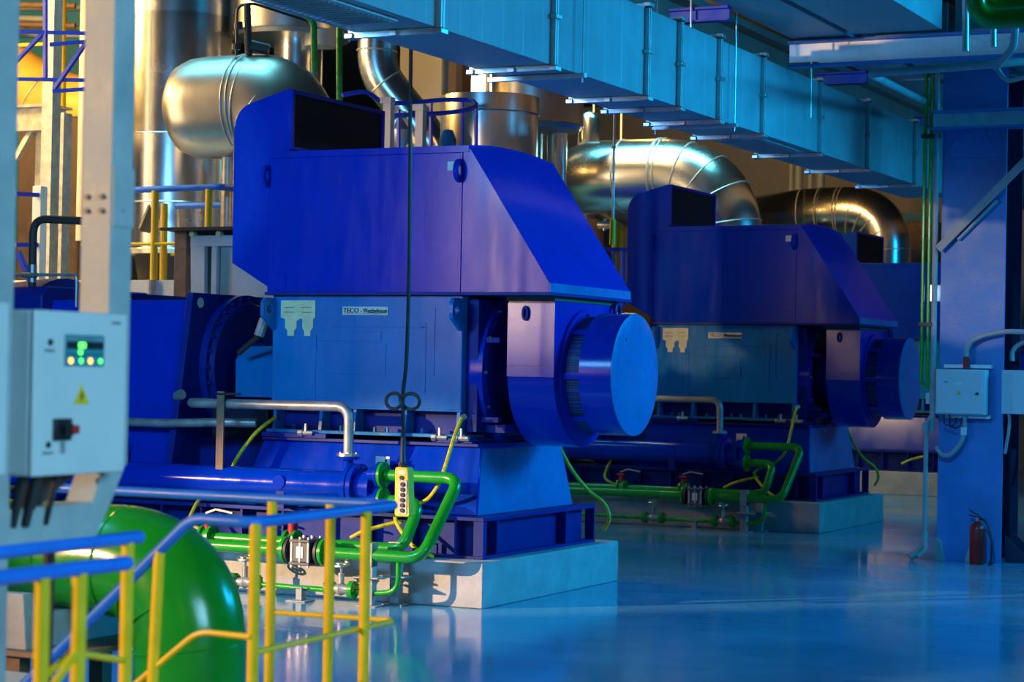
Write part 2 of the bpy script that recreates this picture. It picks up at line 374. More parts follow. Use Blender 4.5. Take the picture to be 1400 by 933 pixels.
text('TECO', .066, INK, npl, facing_front(-1.915, .686, 2.872), width=.182)
text('- Westinghouse', .064, INK, npl, facing_front(-1.647, .686, 2.87), width=.31)
MB().box(-2.0, -1.50, .685, .688, 2.838, 2.842).obj('printed_line', RUST, npl)
def lug_plate(x, y0, y1, z0, z1, par):
    b = MB(); n = 12; out = []
    poly = [(y1, z1), (y0 + .05, z1), (y0, z1 - .05), (y0, z0 + .14), (y1, z0)]
    # plate with a round hole: outer loop subdivided, inner circle
    cy, cz, r = (y0 + y1) / 2 - .01, (z1 + z0) / 2 + .05, .045
    pts = []
    for i in range(24):
        a = 2 * PI * i / 24; dx, dz = math.cos(a), math.sin(a); best = 9
        for (ya, za), (yb, zb) in zip(poly, poly[1:] + poly[:1]):
            ex, ez = yb - ya, zb - za; den = dx * ez - dz * ex
            if abs(den) < 1e-9: continue
            tt = ((ya - cy) * ez - (za - cz) * ex) / den; s_ = ((ya - cy) * dz - (za - cz) * dx) / den
            if tt > 0 and -1e-6 <= s_ <= 1 + 1e-6: best = min(best, tt)
        pts.append((cy + dx * best, cz + dz * best))
    inn = [(cy + r * math.cos(2 * PI * i / 24), cz + r * math.sin(2 * PI * i / 24)) for i in range(24)]
    b.loft([[(x - .02, *p) for p in inn], [(x - .02, *p) for p in pts], [(x + .02, *p) for p in pts], [(x + .02, *p) for p in inn], [(x - .02, *p) for p in inn]], False)
    return b.obj('lifting_lug', BLUE_B, par)
lug_plate(-2.85, .46, .70, 2.66, 3.0, t); lug_plate(-.65, .48, .70, 2.66, 3.0, t)
# hood
def hood_ring(x, zt, arch):
    pts = [(x, .64, 3.04)]
    for k in range(9):
        y = .64 + 2.02 * k / 8
        pts.append((x, y, zt + arch * (1 - ((y - YC) / 1.01) ** 2)))
    return pts + [(x, 2.66, 3.04)]
MB().loft([hood_ring(-2.91, 4.46, 0.05), hood_ring(-.645, 4.46, 0.05)]).obj('cooler_hood', BLUE, t, .006)
def lid_ring(x):
    a = [(x, .632 + 2.036 * k / 8, 4.53 + .055 * (1 - (k / 4 - 1) ** 2)) for k in range(9)]
    c = [(x, .632 + 2.036 * k / 8, 4.46 + .055 * (1 - (k / 4 - 1) ** 2)) for k in range(9)]
    return a + c[::-1]
MB().loft([lid_ring(-2.918), lid_ring(-.56)]).obj('hood_lid', BLUE, t, .003)
MB().loft([hood_ring(-.638, 4.50, .05), hood_ring(-.55, 4.50, .06), hood_ring(.35, 3.156, .0)]).obj('hood_nose', BLUE, t, .006)
MB().box(-2.93, .37, .625, 2.675, 3.03, 3.062).obj('hood_flange', BLUE_D, t, .003)
MB().box(.35, .362, .64, 2.66, 3.062, 3.15).obj('nose_fascia', BLUE_B, t)
MB().box(-.655, -.628, .628, .64, 3.06, 4.46).obj('hood_seam_strip', BLUE, t, .003)
hatch = MB().box(-2.86, -2.68, .628, .642, 3.08, 3.25).obj('hood_hatch', BLUE, t, .003)
MB().box(-.80, -.70, .634, .641, 4.28, 4.37).obj('hood_label', PLATE, t)
for x in (-2.915, -.655):
    b = MB(); n = 14; outer = []; inner = []
    for i in range(n + 1):
        a = -PI / 2 + PI * i / n
        outer.append((.64 - .13 * math.cos(a), 4.275 + .12 * math.sin(a))); inner.append((.615 - .055 * math.cos(a), 4.275 + .06 * math.sin(a)))
    for p, q in zip(range(n), range(1, n + 1)):
        b.loft([[(x + s, *outer[p]), (x + s, *outer[q]), (x + s, *inner[q]), (x + s, *inner[p])] for s in (-.02, .02)])
    b.obj('lifting_eye', BLUE, t)
# inlet box on the drive side of the hood
poly = [(-2.915, 3.12), (-3.36, 3.37), (-3.365, 4.80)]
for k in range(7):
    a = PI - (PI / 2 - .28) * k / 6
    poly.append((-3.365 + .26 + .26 * math.cos(a), 4.80 + .26 * math.sin(a)))
poly += [(-2.87, 5.137), (-2.675, 5.186), (-2.675, 4.50), (-2.915, 4.50)]
inl = MB().prism(poly, 'Y', .652, 2.60).obj('air_inlet_box', BLUE, t, .005)
for a in ((.652, .70, 4.55, 5.18), (2.55, 2.60, 4.55, 5.18), (.70, 2.55, 5.135, 5.18), (.70, 2.55, 4.55, 4.585)):
    MB().box(-2.68, -2.645, *a).obj('inlet_frame', BLUE, inl, .003)
MB().box(-2.676, -2.668, .70, 2.55, 4.585, 5.135).obj('intake_screen', SCREEN, inl)
# end shield, duct casing and fan cover
MB().box(-.63, -.50, .80, 2.5, 1.66, 3.0).obj('end_shield', BLUE_D, t, .006)
MB().lathe((-.62, YC, ZC), (1, YC, ZC), [(0, .86), (.17, .86), (.17, .74), (.10, .70), (.10, .30)], 40).obj('shield_ring', BLUE, t).data
MB().bolts((-.44, YC, ZC), (1, 0, 0), .80, 14, .018, .02).obj('shield_bolts', BOLT, t)
MB().lathe((-.5, YC, ZC), (1, YC, ZC), [(0, .42), (.22, .42), (.22, .26), (.9, .26)], 30).obj('bearing_housing', BLUE_D, t)
for a in (.3, -.5): MB().box(-.5, -.3, YC - .78, YC - .70, ZC + a, ZC + a + .05).obj('housing_strut', BLUE_D, t)
MB().box(-.5, -.26, .95, 2.3, 1.66, 1.74).obj('housing_shelf', BLUE_D, t)
uc = [(.90, 2.985), (.90, 2.264)] + [(YC - .75 * math.cos(a), ZC - .75 * math.sin(a)) for a in [PI * k / 20 for k in range(1, 20)]] + [(2.40, 2.264), (2.40, 2.985)]
MB().prism(uc, 'X', -.22, .29).obj('duct_casing', BLUE, t, .005)
cp = MB().box(-.225, .295, .893, .905, 2.225, 2.965).obj('casing_cover', BLUE_G, t, .002)
plab(cp, 'glossy flat cover plate mirroring a pale light')
MB().box(-.20, .27, .888, .893, 2.335, 2.339).obj('scratch_line', RUST, cp)
b = MB()
for i in range(16):
    a0, a1 = 2 * PI * i / 16, 2 * PI * (i + 1) / 16
    f = lambda a, k: (-.02 + .030 * k * math.cos(a) * (1 if k > 1 else .8), 2.86 + (.075 if k > 1 else .05) * math.sin(a))
    o1, o2, i1, i2 = f(a0, 1.2), f(a1, 1.2), f(a0, .6), f(a1, .6)
    b.loft([[(p[0], y, p[1]) for p in (o1, o2, i2, i1)] for y in (.86, .893)])
b.obj('handle', BLUE_D, cp)
MB().box(-.24, .30, .88, 2.42, 2.985, 3.03).obj('gasket', GREEN_D, t)
fan = MB().lathe((.29, YC, ZC), (1, YC, ZC), [(0, .66), (.035, .66), (.035, .60), (.05, .60)], 48).obj('fan_cover_flange', BLUE, t)
MB().lathe((.30, YC, ZC), (1, YC, ZC), [(0, .585), (.24, .585)], 48, caps=False).obj('fan_grille', GRILLE, t)
for k in range(8):
    a = math.radians(2 + 45 * k)
    MB().lathe((.30, YC, ZC), (1, YC, ZC), [(.02, .592), (.02, .615), (.24, .615), (.24, .592)], 3, a - .055, a + .055, False).obj('grille_rib', BLUE, t)
MB().lathe((.50, YC, ZC), (1, YC, ZC), [(0, .585), (0, .617), (.345, .617), (.35, .612)], 56, caps=False).obj('fan_cover', BLUE, t)
disc = MB().lathe((.838, YC, ZC), (1.5, YC, ZC), [(0, .617), (.012, .617), (.016, .606), (.014, .45), (.012, .2), (.011, 0)], 56, caps=False).obj('end_disc', BLUE_B, t)
MB().lathe((.850, 1.60, 2.40), (.86, 1.60, 2.40), [(.0, .05), (.003, .03), (.006, .012), (.006, 0)], 16).obj('dent_dimple', BLUE_B, disc)
MB().lathe((.852, 1.40, 2.62), (.86, 1.40, 2.62), [(0, .02), (.003, .012), (.003, 0)], 10).obj('chip', INK, disc)
MB().torus((.34, 2.36, 2.93), (1, 0, 0), .07, .022, 20, 8).box(.32, .36, 2.29, 2.43, 2.80, 2.87).obj('lifting_eye', BLUE_D, t)
MB().cyl((-.60, .68, 1.80), (-.56, .64, 1.82), .03, n=8).obj('earth_terminal', STEEL, t)
for x, y, z in ((-.86, .63, 1.60), (-.60, .60, 1.60), (-2.42, .62, 1.60)):
    b = MB().cyl((x, y, z), (x + .12, y, z), .028, n=8).cyl((x - .05, y, z), (x, y, z), .04, n=8).cyl((x + .03, y, z), (x + .03, y, z + .1), .016, n=6); b.obj('jacking_bolt', BOLT, t)

# --- compressor end on the left
t = U(thing('compressor', 'blue compressor casing with a big bolted end disc left of the nearest motor', 'compressor', (-6, YC, .85), 'blue compressor casings'), 'compressor')
def cs(x, y0, y1): return [(x, y1, 2.98), (x, 3.3 - y1, 2.98), (x, 3.3 - y0, 1.0), (x, y0, 1.0)]
MB().loft([cs(-6.3, .42, .82), cs(-3.97, .42, .82)]).obj('casing', BLUE, t, .01)
def plate(x0, x1, nm):
    return MB().loft([[(x, .72, 3.06), (x, 2.58, 3.06), (x, 2.9, 1.0), (x, .34, 1.0)] for x in (x0, x1)]).obj(nm, BLUE_D, t, .006)
plate(-3.97, -3.89, 'end_frame'); plate(-4.92, -4.84, 'end_frame'); plate(-6.4, -6.3, 'end_frame')
for x in (-3.93, -4.88):
    MB().torus((x, .86, 2.955), (1, 0, 0), .06, .018, 18, 6).obj('lifting_hole_rim', BLUE_B, t)
    MB().cyl((x - .045, .86, 2.955), (x + .045, .86, 2.955), .055).obj('lifting_hole', PLATE, t)
MB().lathe((-3.90, YC, ZC), (1, YC, ZC), [(0, .80), (.10, .80), (.10, .74), (.14, .70), (.14, .2)], 48).obj('end_disc', BLUE_D, t)
MB().bolts((-3.79, YC, ZC), (1, 0, 0), .765, 28, .018, .02).obj('disc_bolts', BLUE_D, t)
MB().lathe((-3.77, YC, ZC), (1, YC, ZC), [(0, .30), (.18, .27), (.25, .27), (.25, .15)], 32).obj('shaft_seal', BLUE_D, t)
MB().prism([(1.0, 1.95), (1.0, 2.36), (1.16, 2.50), (2.14, 2.50), (2.3, 2.36), (2.3, 1.95)], 'X', -3.52, -2.88).obj('coupling_guard', BLUE_B, t, .008)
MB().box(-3.98, -2.95, .9, 2.4, .86, 1.5).obj('coupling_base', BLUE_D, t, .006)
MB().box(-3.7, -3.0, .85, .95, 1.5, 1.9).obj('guard_support', NAVY, t)
MB().cyl((-3.95, .55, 1.95), (-3.87, .51, 1.97), .055, n=20).obj('gauge', STEEL, t)
MB().cyl((-3.0, .75, 2.78), (-3.05, .72, 2.60), .055, n=10).obj('sensor_head', STEEL, t)
MB().cyl((-3.05, .72, 2.60), (-3.35, .80, 2.42), .03, n=10).obj('sensor_stem', BROWN, t)
MB().box(-4.5, -4.1, .30, .42, 1.12, 1.16).obj('foot_bracket', BLUE, t, .003)
MB().prism([(-4.6, 1.0), (-4.5, 1.0), (-4.47, 1.5)], 'Y', .40, .43).obj('gusset', BLUE, t)
MB().lathe((-7.4, YC, 2.2), (0, YC, 2.2), [(0, .3), (.05, .7), (.25, 1.0), (.9, 1.06), (1.1, 1.06)], 40).obj('end_bell', BLUE_D, t)
MB().loft([[(x, .72, 3.13), (x, .62, 3.03), (x, .6, 2.6), (x, 2.7, 2.6), (x, 2.68, 3.03), (x, 2.58, 3.13)] for x in (-6.45, -5.83)]).obj('bearing_cap', BLUE_D, t, .02)
MB().tube([(-6.2, .9, 3.1), (-6.2, .9, 3.9), (-4.9, .9, 3.83)], .045, .18).obj('vent_pipe', BROWN, t)
MB().tube([(-6.6, .8, 3.26), (-5.5, .8, 3.26), (-5.5, .8, 2.9)], .018, .06, 8).obj('gauge_line', STEEL, t)
MB().cyl((-6.2, .9, 3.18), (-6.2, .9, 3.38), .05, n=10).cyl((-6.3, .85, 3.26), (-6.1, .85, 3.26), .03, n=8).obj('gauge_valve', BOLT, t)

# --- oil cooler
YO, ZO, RO = .22, 1.095, .157
t = U(thing('oil_cooler', 'long blue oil cooler cylinder with a bolted end head beside the nearest skid', 'oil cooler', (-4, YO, .94), G_CO), 'cooler')
MB().cyl((-10, YO, ZO), (-1.56, YO, ZO), RO, n=36).obj('shell', BLUE, t)
MB().lathe((-1.60, YO, ZO), (0, YO, ZO), [(0, .16), (0, .235), (.045, .235), (.045, .16), (.06, .16), (.06, .235), (.11, .235), (.11, .17), (.26, .17), (.26, .215), (.30, .215), (.30, .05)], 36).obj('end_head', BLUE, t)
MB().bolts((-1.54, YO, ZO), (1, 0, 0), .205, 12, .016, .05).obj('head_bolts', BLUE_B, t)
for a in range(6):
    q = a * PI / 3
    MB().bar((-1.49, YO + .12 * math.cos(q), ZO + .12 * math.sin(q)), (-1.32, YO + .17 * math.cos(q), ZO + .17 * math.sin(q)), .02, .06).obj('head_rib', BLUE, t)
for x in (-2.35, -5.2):
    MB().box(x - .05, x + .05, .08, .36, .85, .95).prism([(.08, .95), (.36, .95), (.36, 1.06), (.08, 1.06)], 'X', x - .05, x + .05).obj('saddle', BLUE_D, t, .003)
    MB().cyl((x, .05, 1.12), (x, .085, 1.12), .07, n=16).obj('saddle_lug', BLUE, t)
for z in (1.235, .985):
    MB().cyl((-1.31, .08, z), (-1.20, .08, z), .07, n=16).flange((-1.19, .08, z), (1, 0, 0), .13, .03, 8).obj('nozzle', BLUE, t)
MB().cyl((-1.63, .2, 1.23), (-1.63, .2, 1.39), .052, n=16).flange((-1.63, .2, 1.385), (0, 0, 1), .115, .025, 6).obj('oil_nozzle', BLUE, t)
lb = MB().box(-1.46, -1.30, .455, .46, 1.27, 1.40).obj('tag_plate', WHITE, t)
MB().box(-1.44, -1.33, .452, .455, 1.30, 1.31).box(-1.35, -1.33, .452, .455, 1.30, 1.37).obj('printed_mark', INK, lb)

# --- grey oil pipes on a flat bar post
t = U(thing('oil_pipe', 'upper grey steel oil pipe bending down onto the nearest blue cooler', 'pipe', (-2.5, .2, 1.4), G_GP), 'oilpipe')
MB().tube([(-3.58, .55, 1.89), (-3.58, .2, 1.89), (-1.63, .2, 1.895), (-1.63, .2, 1.43)], .05, .15, 16, 8).obj('pipe_run', STEEL, t)
MB().flange((-1.63, .2, 1.415), (0, 0, 1), .115, .028, 6).obj('pipe_flange', BOLT, t)
t2 = U(tag(MB().tube([(-9, .40, 1.70), (-4.0, .40, 1.66), (-3.3, .42, 1.69), (-2.95, .55, 1.69)], .048, .3, 14).obj('oil_pipe', STEEL, None, loc=(-5, .4, 1.6)),
    'lower grey steel oil pipe running behind the flat bar post', 'pipe', G_GP), 'oilpipe2')
U(tag(MB().box(-3.16, -3.07, .12, .14, .94, 2.02).box(-3.16, -3.07, .12, .44, 1.98, 2.0).obj('pipe_post', RUST, None, .003, loc=(-3.1, .13, .85)),
    'rust brown flat bar post holding the two grey oil pipes', 'pipe support', 'flat bar pipe posts'), 'post')

# --- green cooling water lines
RG = .058
t = U(thing('cooling_water_pipe', 'front green cooling water pipe with a grey sight valve and a big elbow', 'pipe', (-3, -.4, .44), G_LP), 'gp_a')
MB().tube([(-1.17, .08, 1.235), (-.31, .08, 1.235), (-.45, -.40, .49), (-9, -.40, .49)], RG, .16, 18, 10).obj('pipe_run', GREEN, t)
MB().flange((-1.155, .08, 1.235), (1, 0, 0), .13, .03, 8).obj('pipe_flange', GREEN, t)
for x in (-1.52, -1.95):
    MB().flange((x, -.40, .49), (1, 0, 0), .135, .035, 8).obj('pipe_flange', GREEN, t)
vb = MB().flange((-1.565, -.40, .49), (1, 0, 0), .135, .028, 8).flange((-1.905, -.40, .49), (1, 0, 0), .135, .028, 8).cyl((-1.9, -.4, .49), (-1.57, -.4, .49), .07).obj('sight_valve', DSTEEL, t)
plab(vb, 'dark grey flanged sight flow valve')
MB().box(-1.83, -1.64, -.51, -.29, .39, .58).box(-1.85, -1.62, -.53, -.27, .58, .61).box(-1.85, -1.62, -.53, -.27, .36, .39).obj('valve_body', VALVE, vb, .006)
for x in (-1.83, -1.735, -1.64):
    for y in (-.51, -.29): MB().cyl((x, y, .34), (x, y, .635), .014, n=6).obj('valve_stud', BOLT, vb)
MB().box(-1.775, -1.70, -.516, -.51, .43, .54).obj('sight_glass', WHITE, vb)
MB().box(-1.06, -.96, -.46, -.34, .38, .61).obj('pipe_clamp', STEEL, t, .004)
t = U(thing('cooling_water_pipe', 'rear green cooling water pipe bending up to the lower cooler nozzle', 'pipe', (-3, -.12, .5), G_LP), 'gp_b')
MB().tube([(-1.17, .08, .985), (-.74, .08, .985), (-.80, -.15, .54), (-9, -.15, .54)], RG, .15, 18, 10).obj('pipe_run', GREEN, t)
MB().flange((-1.155, .08, .985), (1, 0, 0), .13, .03, 8).obj('pipe_flange', GREEN, t)
for x in (-2.05, -3.05):
    v = MB().flange((x - .05, -.15, .54), (1, 0, 0), .125, .03, 8).flange((x + .05, -.15, .54), (1, 0, 0), .125, .03, 8).cyl((x - .04, -.15, .54), (x + .04, -.15, .54), .10).obj('butterfly_valve', GREEN_P, t)
    MB().cyl((x, -.15, .62), (x, -.15, .74), .045, n=12).box(x - .06, x + .06, -.21, -.09, .74, .765).obj('valve_stem', RED, v)
    MB().bar((x - .02, -.15, .785), (x + .10, -.15, .83), .05, .02).bar((x + .10, -.15, .83), (x + .30, -.15, .80), .045, .018).obj('valve_lever', STEEL, v)
MB().box(-.92, -.80, -.21, -.09, .60, .61).obj('pipe_clamp', STEEL, t)
t = U(thing('drain_pipe', 'thin green drain pipe with two flanged handwheel valves just above the floor', 'pipe', (-2, -.4, .12), 'thin green drain pipes'), 'drain')
MB().tube([(-.70, -.40, .45), (-.70, -.40, .16), (-.95, -.40, .125), (-9, -.40, .17)], .026, .16, 12).obj('pipe_run', GREEN_P, t)
for x in (-1.20, -1.46, -2.3, -2.56):
    MB().flange((x, -.40, .145), (1, 0, 0), .085, .05, 8).obj('pipe_flange', GREEN, t)
for x in (-1.33, -2.43):
    v = MB().lathe((x - .11, -.4, .145), (x, -.4, .145), [(0, .05), (.06, .045), (.11, .065), (.16, .045), (.22, .05)], 16).cyl((x, -.4, .15), (x, -.4, .30), .03, n=12).obj('drain_valve', STEEL, t)
    MB().cyl((x, -.4, .30), (x, -.4, .40), .012, n=8).obj('valve_spindle', BOLT, v)
    MB().torus((x, -.4, .385), (.0, -.25, 1), .075, .012, 20, 6).bar((x - .07, -.4, .385), (x + .07, -.4, .385), .014, .014).bar((x, -.46, .385), (x, -.34, .385), .014, .014).obj('handwheel', BOLT, v)
for i, (x, y, zt, nm) in enumerate(((-1.01, -.40, .43, 'rust stained white pipe stand under the front green pipe'), (-.86, -.15, .48, 'blue white pipe stand under the rear green pipe'), (-1.78, -.42, .14, 'short steel stand under the thin drain pipe'))):
    b = MB().box(x - .05, x + .05, y - .045, y + .045, .012, zt) if i != 2 else MB().box(x - .045, x + .045, y - .006, y + .006, .012, zt).box(x + .033, x + .045, y - .045, y + .045, .012, zt).box(x - .1, x + .1, y - .03, y + .03, zt - .012, zt)
    b.box(x - .11, x + .11, y - .09, y + .09, 0, .012)
    if i < 2: b.box(x - .14, x + .14, y - .10, y + .10, .27, .285)
    U(tag(b.obj('pipe_stand', STAND if i == 0 else COLM, None, .003, loc=(x, y, 0)), nm, 'pipe stand', 'pipe stands'), 'stand%d' % i)

# --- earth cables
CAB = [([(-.58, .62, 1.80), (-.57, .45, 1.62), (-.58, .30, 1.35), (-.62, .22, 1.15), (-.78, .30, 1.0), (-.98, .42, .93), (-1.08, .20, .82), (-.80, .06, .56), (-.58, .08, .46)], 'yellow and green earth cable hanging from the motor foot past the green pipes'),
       ([(-.42, 2.55, 1.53), (-.35, 2.75, 1.25), (-.25, 3.0, 1.0), (-.10, 3.1, .86), (-.03, 3.1, .70), (-.10, 3.12, .56)], 'yellow and green earth cable sagging over the far skid corner'),
       ([(-2.75, .60, 1.76), (-2.85, .40, 1.60), (-2.98, .30, 1.38), (-3.08, .30, 1.22)], 'short earth cable slanting down beside the brown post'),
       ([(-3.4, .24, .93), (-3.44, .16, .80), (-3.40, .05, .66), (-3.2, .10, .56), (-3.05, .3, .5)], 'earth cable hanging in front of the dark skid web'),
       ([(-1.50, .05, .60), (-1.35, .10, .68), (-1.10, .24, .76)], 'earth cable stub ending in a lug on the skid side')]
for i, (pts, lab) in enumerate(CAB):
    b = MB().curve(pts, .021, 8)
    if i == 4: b.bar(pts[-1], (-1.03, .26, .775), .06, .03)
    U(tag(b.obj('earth_cable', YGREEN, None, loc=pts[-1]), lab, 'cable', G_CA), 'cable%d' % i)

# --- the second and third units are copies of the first
LAB2 = dict(plinth='grey concrete plinth in the shade under the second motor', skid='blue girder skid with sloping pedestal on the second plinth',
    motor='dark blue electric motor in the middle distance, a pale patch of light on its hood', compressor='blue compressor casing behind the nearest motor hood, left of the second motor',
    cooler='shaded blue oil cooler cylinder in front of the second skid', oilpipe='upper grey oil pipe bending down onto the second, shaded cooler',
    oilpipe2='lower grey oil pipe half hidden behind the nearest motor', post='flat bar pipe post hidden behind the nearest fan cover',
    gp_a='front green water pipe of the shaded second motor, with sight valve', gp_b='rear green water pipe of the shaded second motor, with red stemmed valves',
    drain='thin green drain pipe in front of the second plinth', stand0='rusty white pipe stand before the second plinth', stand1='blue pipe stand behind the rusty one at the second plinth',
    stand2='short steel stand under the drain pipe of the second plinth', cable0='earth cable looping from the second motor foot past its green elbow', cable1='earth cable sagging over the far corner of the second skid',
    cable2='earth cable beside the post of the second motor', cable3='yellow cable curling in front of the second skid web', cable4='earth cable stub on the side of the second skid')
LAB3 = dict(plinth='farthest grey concrete plinth, beyond the second motor', skid='farthest blue girder skid, half hidden behind the steel column',
    motor='farthest blue electric motor, its inlet frame glowing amber under the bent pipe', cable4='yellow cable stub on the farthest skid')
for key, o in UNIT:
    if key not in ('post', 'oilpipe2', 'cable2'): copy_tree(o, (-.25, 11.3, 0), LAB2[key])
for key, o in UNIT:
    if key in LAB3: copy_tree(o, (-.50, 21.9, 0), LAB3[key])
# ================================================================= OVERHEAD DUCT AND CEILING STEELWORK
DX0, DX1, DZ0, DZ1 = .40, 1.16, 5.0, 5.86
t = thing('ventilation_duct', 'long galvanised rectangular air duct hung above the motors, bolted flanges along it', 'duct', ((DX0 + DX1) / 2, 4, DZ0))
ST = [-6.2, -3.28, -1.13, 1.03, 1.90, 3.05, 4.45, 6.55, 8.60, 10.9, 13.2]
for a, c in zip(ST, ST[1:]):
    b = MB(); n = max(4, int(round((c - a) / .2))); rings = []
    for i in range(n):
        o = (0, .0022, .0006, .0030)[i % 4]
        for y in (a + (c - a) * i / n + .006, a + (c - a) * (i + 1) / n - .006):
            rings.append([(DX0 + o, y, DZ0 + .004), (DX1 - o, y, DZ0 + .004), (DX1 - o, y, DZ1), (DX0 + o, y, DZ1)])
    b.loft(rings).obj('duct_section', GALV, t, 0, 1)
for y in ST[1:-1]:
    fr = MB()
    for s in (-.02, .02):
        fr.box(DX1, DX1 + .045, y + s - .012, y + s + .012, DZ0 - .04, DZ1 + .045).box(DX0 - .045, DX1 + .045, y + s - .012, y + s + .012, DZ0 - .045, DZ0)
        fr.box(DX0 - .045, DX0, y + s - .012, y + s + .012, DZ0 - .04, DZ1 + .045).box(DX0 - .045, DX1 + .045, y + s - .012, y + s + .012, DZ1, DZ1 + .045)
    fr = fr.obj('duct_flange', GALV_R, t)
    for x, z in ((DX1 + .03, (DZ0 + DZ1) / 2), (DX1 + .03, DZ0 - .03), (DX1 + .03, DZ1 + .03), (DX0 - .03, DZ0 - .03), ((DX0 + DX1) / 2, DZ0 - .03)):
        MB().box(x - .035, x + .035, y - .06, y + .06, z - .02, z + .02).obj('flange_clamp', BOLT, fr, .004)
for y0, y1 in ((-5.6, -3.75), (4.75, 6.2)):
    g = MB().box(DX0 + .12, DX1 - .10, y0, y1, DZ0 - .02, DZ0).obj('air_grille', GALV_R, t, .004)
    n = 22
    for i in range(n):
        y = y0 + .06 + (y1 - y0 - .12) * i / (n - 1)
        MB().box(DX0 + .16, DX1 - .14, y - .012, y + .012, DZ0 - .03, DZ0 - .02).obj('grille_slat', GALV, g)
for y in (-.62, 3.4):
    h = tag(MB().box(DX0 - .12, DX1 + .10, y - .03, y + .03, DZ0 - .045, DZ0 - .005).cyl((DX0 - .09, y, DZ0 - .09), (DX0 - .09, y, 9.6), .008, n=6).cyl((DX1 + .07, y, DZ0 - .09), (DX1 + .07, y, 9.6), .008, n=6).obj('duct_hanger', GALV_R, None, 0, loc=(DX0, y, DZ0)),
        'galvanised channel hanger with thin rods crossing under the duct ' + ('above the nearest motor' if y < 0 else 'in front of its vent grille'), 'hanger', 'duct hangers')
for i, (x, y0, lab) in enumerate(((1.235, 6.0, 'thin hanging rod beside the overhead duct at the third flange'), (.9, 2.9, 'thin hanging rod near the nearer blue roof bracket'), (1.2, 12.8, 'thin hanging rod near the farthest blue roof bracket'))):
    tag(MB().cyl((x, y0, DZ1 - .5 if i == 0 else DZ1), (x, y0, 9.6), .011, n=6).obj('hanging_rod', GALV_R, None, loc=(x, y0, DZ1)), lab, 'rod', 'thin hanging rods')
for i, y in enumerate((3.0, 8.1, 12.9)):
    tag(MB().box(.62, 1.3, y - .06, y + .06, 6.17, 6.20).box(.62, 1.3, y - .008, y + .008, 6.06, 6.17).box(.62, 1.3, y - .06, y + .06, 6.04, 6.06).obj('roof_bracket', BEAMB, None, .003, loc=(.6, y, 6.04)),
        ('nearest', 'middle', 'farthest')[i] + ' bright blue I beam bracket projecting over the air duct', 'bracket', 'blue roof brackets')
# crane girder and upper slabs
structure(MB().box(-1.5, -.75, -6, 34, 6.15, 6.95).box(-1.7, -.55, -6, 34, 6.95, 7.05).obj('beam_crane', CONC_D, None, .01))
structure(MB().box(-.5, -.2, -6, 34, 7.3, 7.7).obj('beam_upper', DSTEEL, None, .01))
for i, (x0, x1, y0, y1, z1, lab) in enumerate(((1.22, 1.90, -4, 22, 6.62, 'dark wide duct along the ceiling edge nearest the galvanised air duct'), (1.99, 3.0, -4, 5.25, 6.55, 'wide overhead duct with a cyan lit side ending at the cross beam'), (1.99, 3.0, 5.5, 22, 6.55, 'wide overhead duct running on behind the cross beam'), (3.08, 5.2, 5.5, 22, 6.6, 'broad dark overhead duct above the steel column'))):
    d = thing('overhead_duct', lab, 'duct', ((x0 + x1) / 2, (y0 + y1) / 2, 6.2), 'wide ducts under the ceiling')
    n = max(2, int((y1 - y0) / 3.2))
    for k in range(n):
        a, c = y0 + (y1 - y0) * k / n, y0 + (y1 - y0) * (k + 1) / n
        MB().box(x0, x1, a + .006, c - .006, 6.2, z1).obj('duct_section', GALV, d, .006)
    for k in range(1, n):
        a = y0 + (y1 - y0) * k / n
        MB().box(x0 - .02, x1 + .02, a - .02, a + .02, 6.18, z1 + .02).obj('duct_joint', GALV, d)
structure(MB().box(1.0, 6, -4, 24, 7.2, 7.3).obj('slab_upper', CEILM))
ib = thing('cross_beam', 'grey steel cross beam with a warm lit speckled web under the ceiling ducts', 'beam', (2.5, 5.37, 5.9))
MB().box(1.17, 4.6, 5.28, 5.5, 6.14, 6.17).obj('beam_flange', COLB, ib, .004)
MB().prism([(1.17, 5.93), (1.5, 5.93), (1.56, 5.90), (4.6, 5.90), (4.6, 6.14), (1.17, 6.14)], 'Y', 5.38, 5.40).obj('beam_web', GALV_R, ib)
MB().box(1.17, 4.6, 5.30, 5.48, 5.87, 5.90).obj('beam_flange', COLB, ib, .004)
ib = thing('cross_beam', 'brown lit steel cross beam resting across the top of the tall column', 'beam', (3.5, 8.0, 5.4))
MB().box(2.20, 6, 7.85, 8.09, 5.60, 5.63).obj('beam_flange', COLB, ib, .004)
MB().box(2.20, 6, 7.96, 7.98, 5.42, 5.60).obj('beam_web', GALV_R, ib)
MB().box(2.20, 6, 7.85, 8.09, 5.39, 5.42).obj('beam_flange', COLB, ib, .004)
tag(MB().tube([(4.073, 4.555, 5.692), (3.757, 4.402, 5.654), (2.412, 4.413, 5.616), (1.897, 9.723, 5.846)], .045, .2, 12).obj('conduit_pipe', COLM, None, loc=(3.148, 4.772, 5.638)),
    'pale conduit pipe bent back at its tip under the ceiling ducts', 'conduit')
tag(MB().tube([(4.295, 3.099, 6.168), (4.301, 3.109, 5.640), (3.830, 4.326, 5.609)], .04, .3, 10).tube([(3.830, 4.326, 5.609), (3.991, 4.074, 5.413), (4.306, 3.672, 5.399)], .025, .2, 8).obj('flexible_hose', COLM, None, loc=(4.248, 3.083, 5.653)),
    'grey flexible hose hanging at the upper corner beside the green bend', 'hose')
tag(MB().tube([(4.419, 0.934, 6.124), (4.425, 0.945, 5.541), (4.937, 1.195, 5.578)], .088, .2, 18, 10).obj('green_pipe', GREEN, None, loc=(4.424, 0.944, 5.594)),
    'thick dark green pipe bending at the ceiling corner above the steel column', 'pipe')
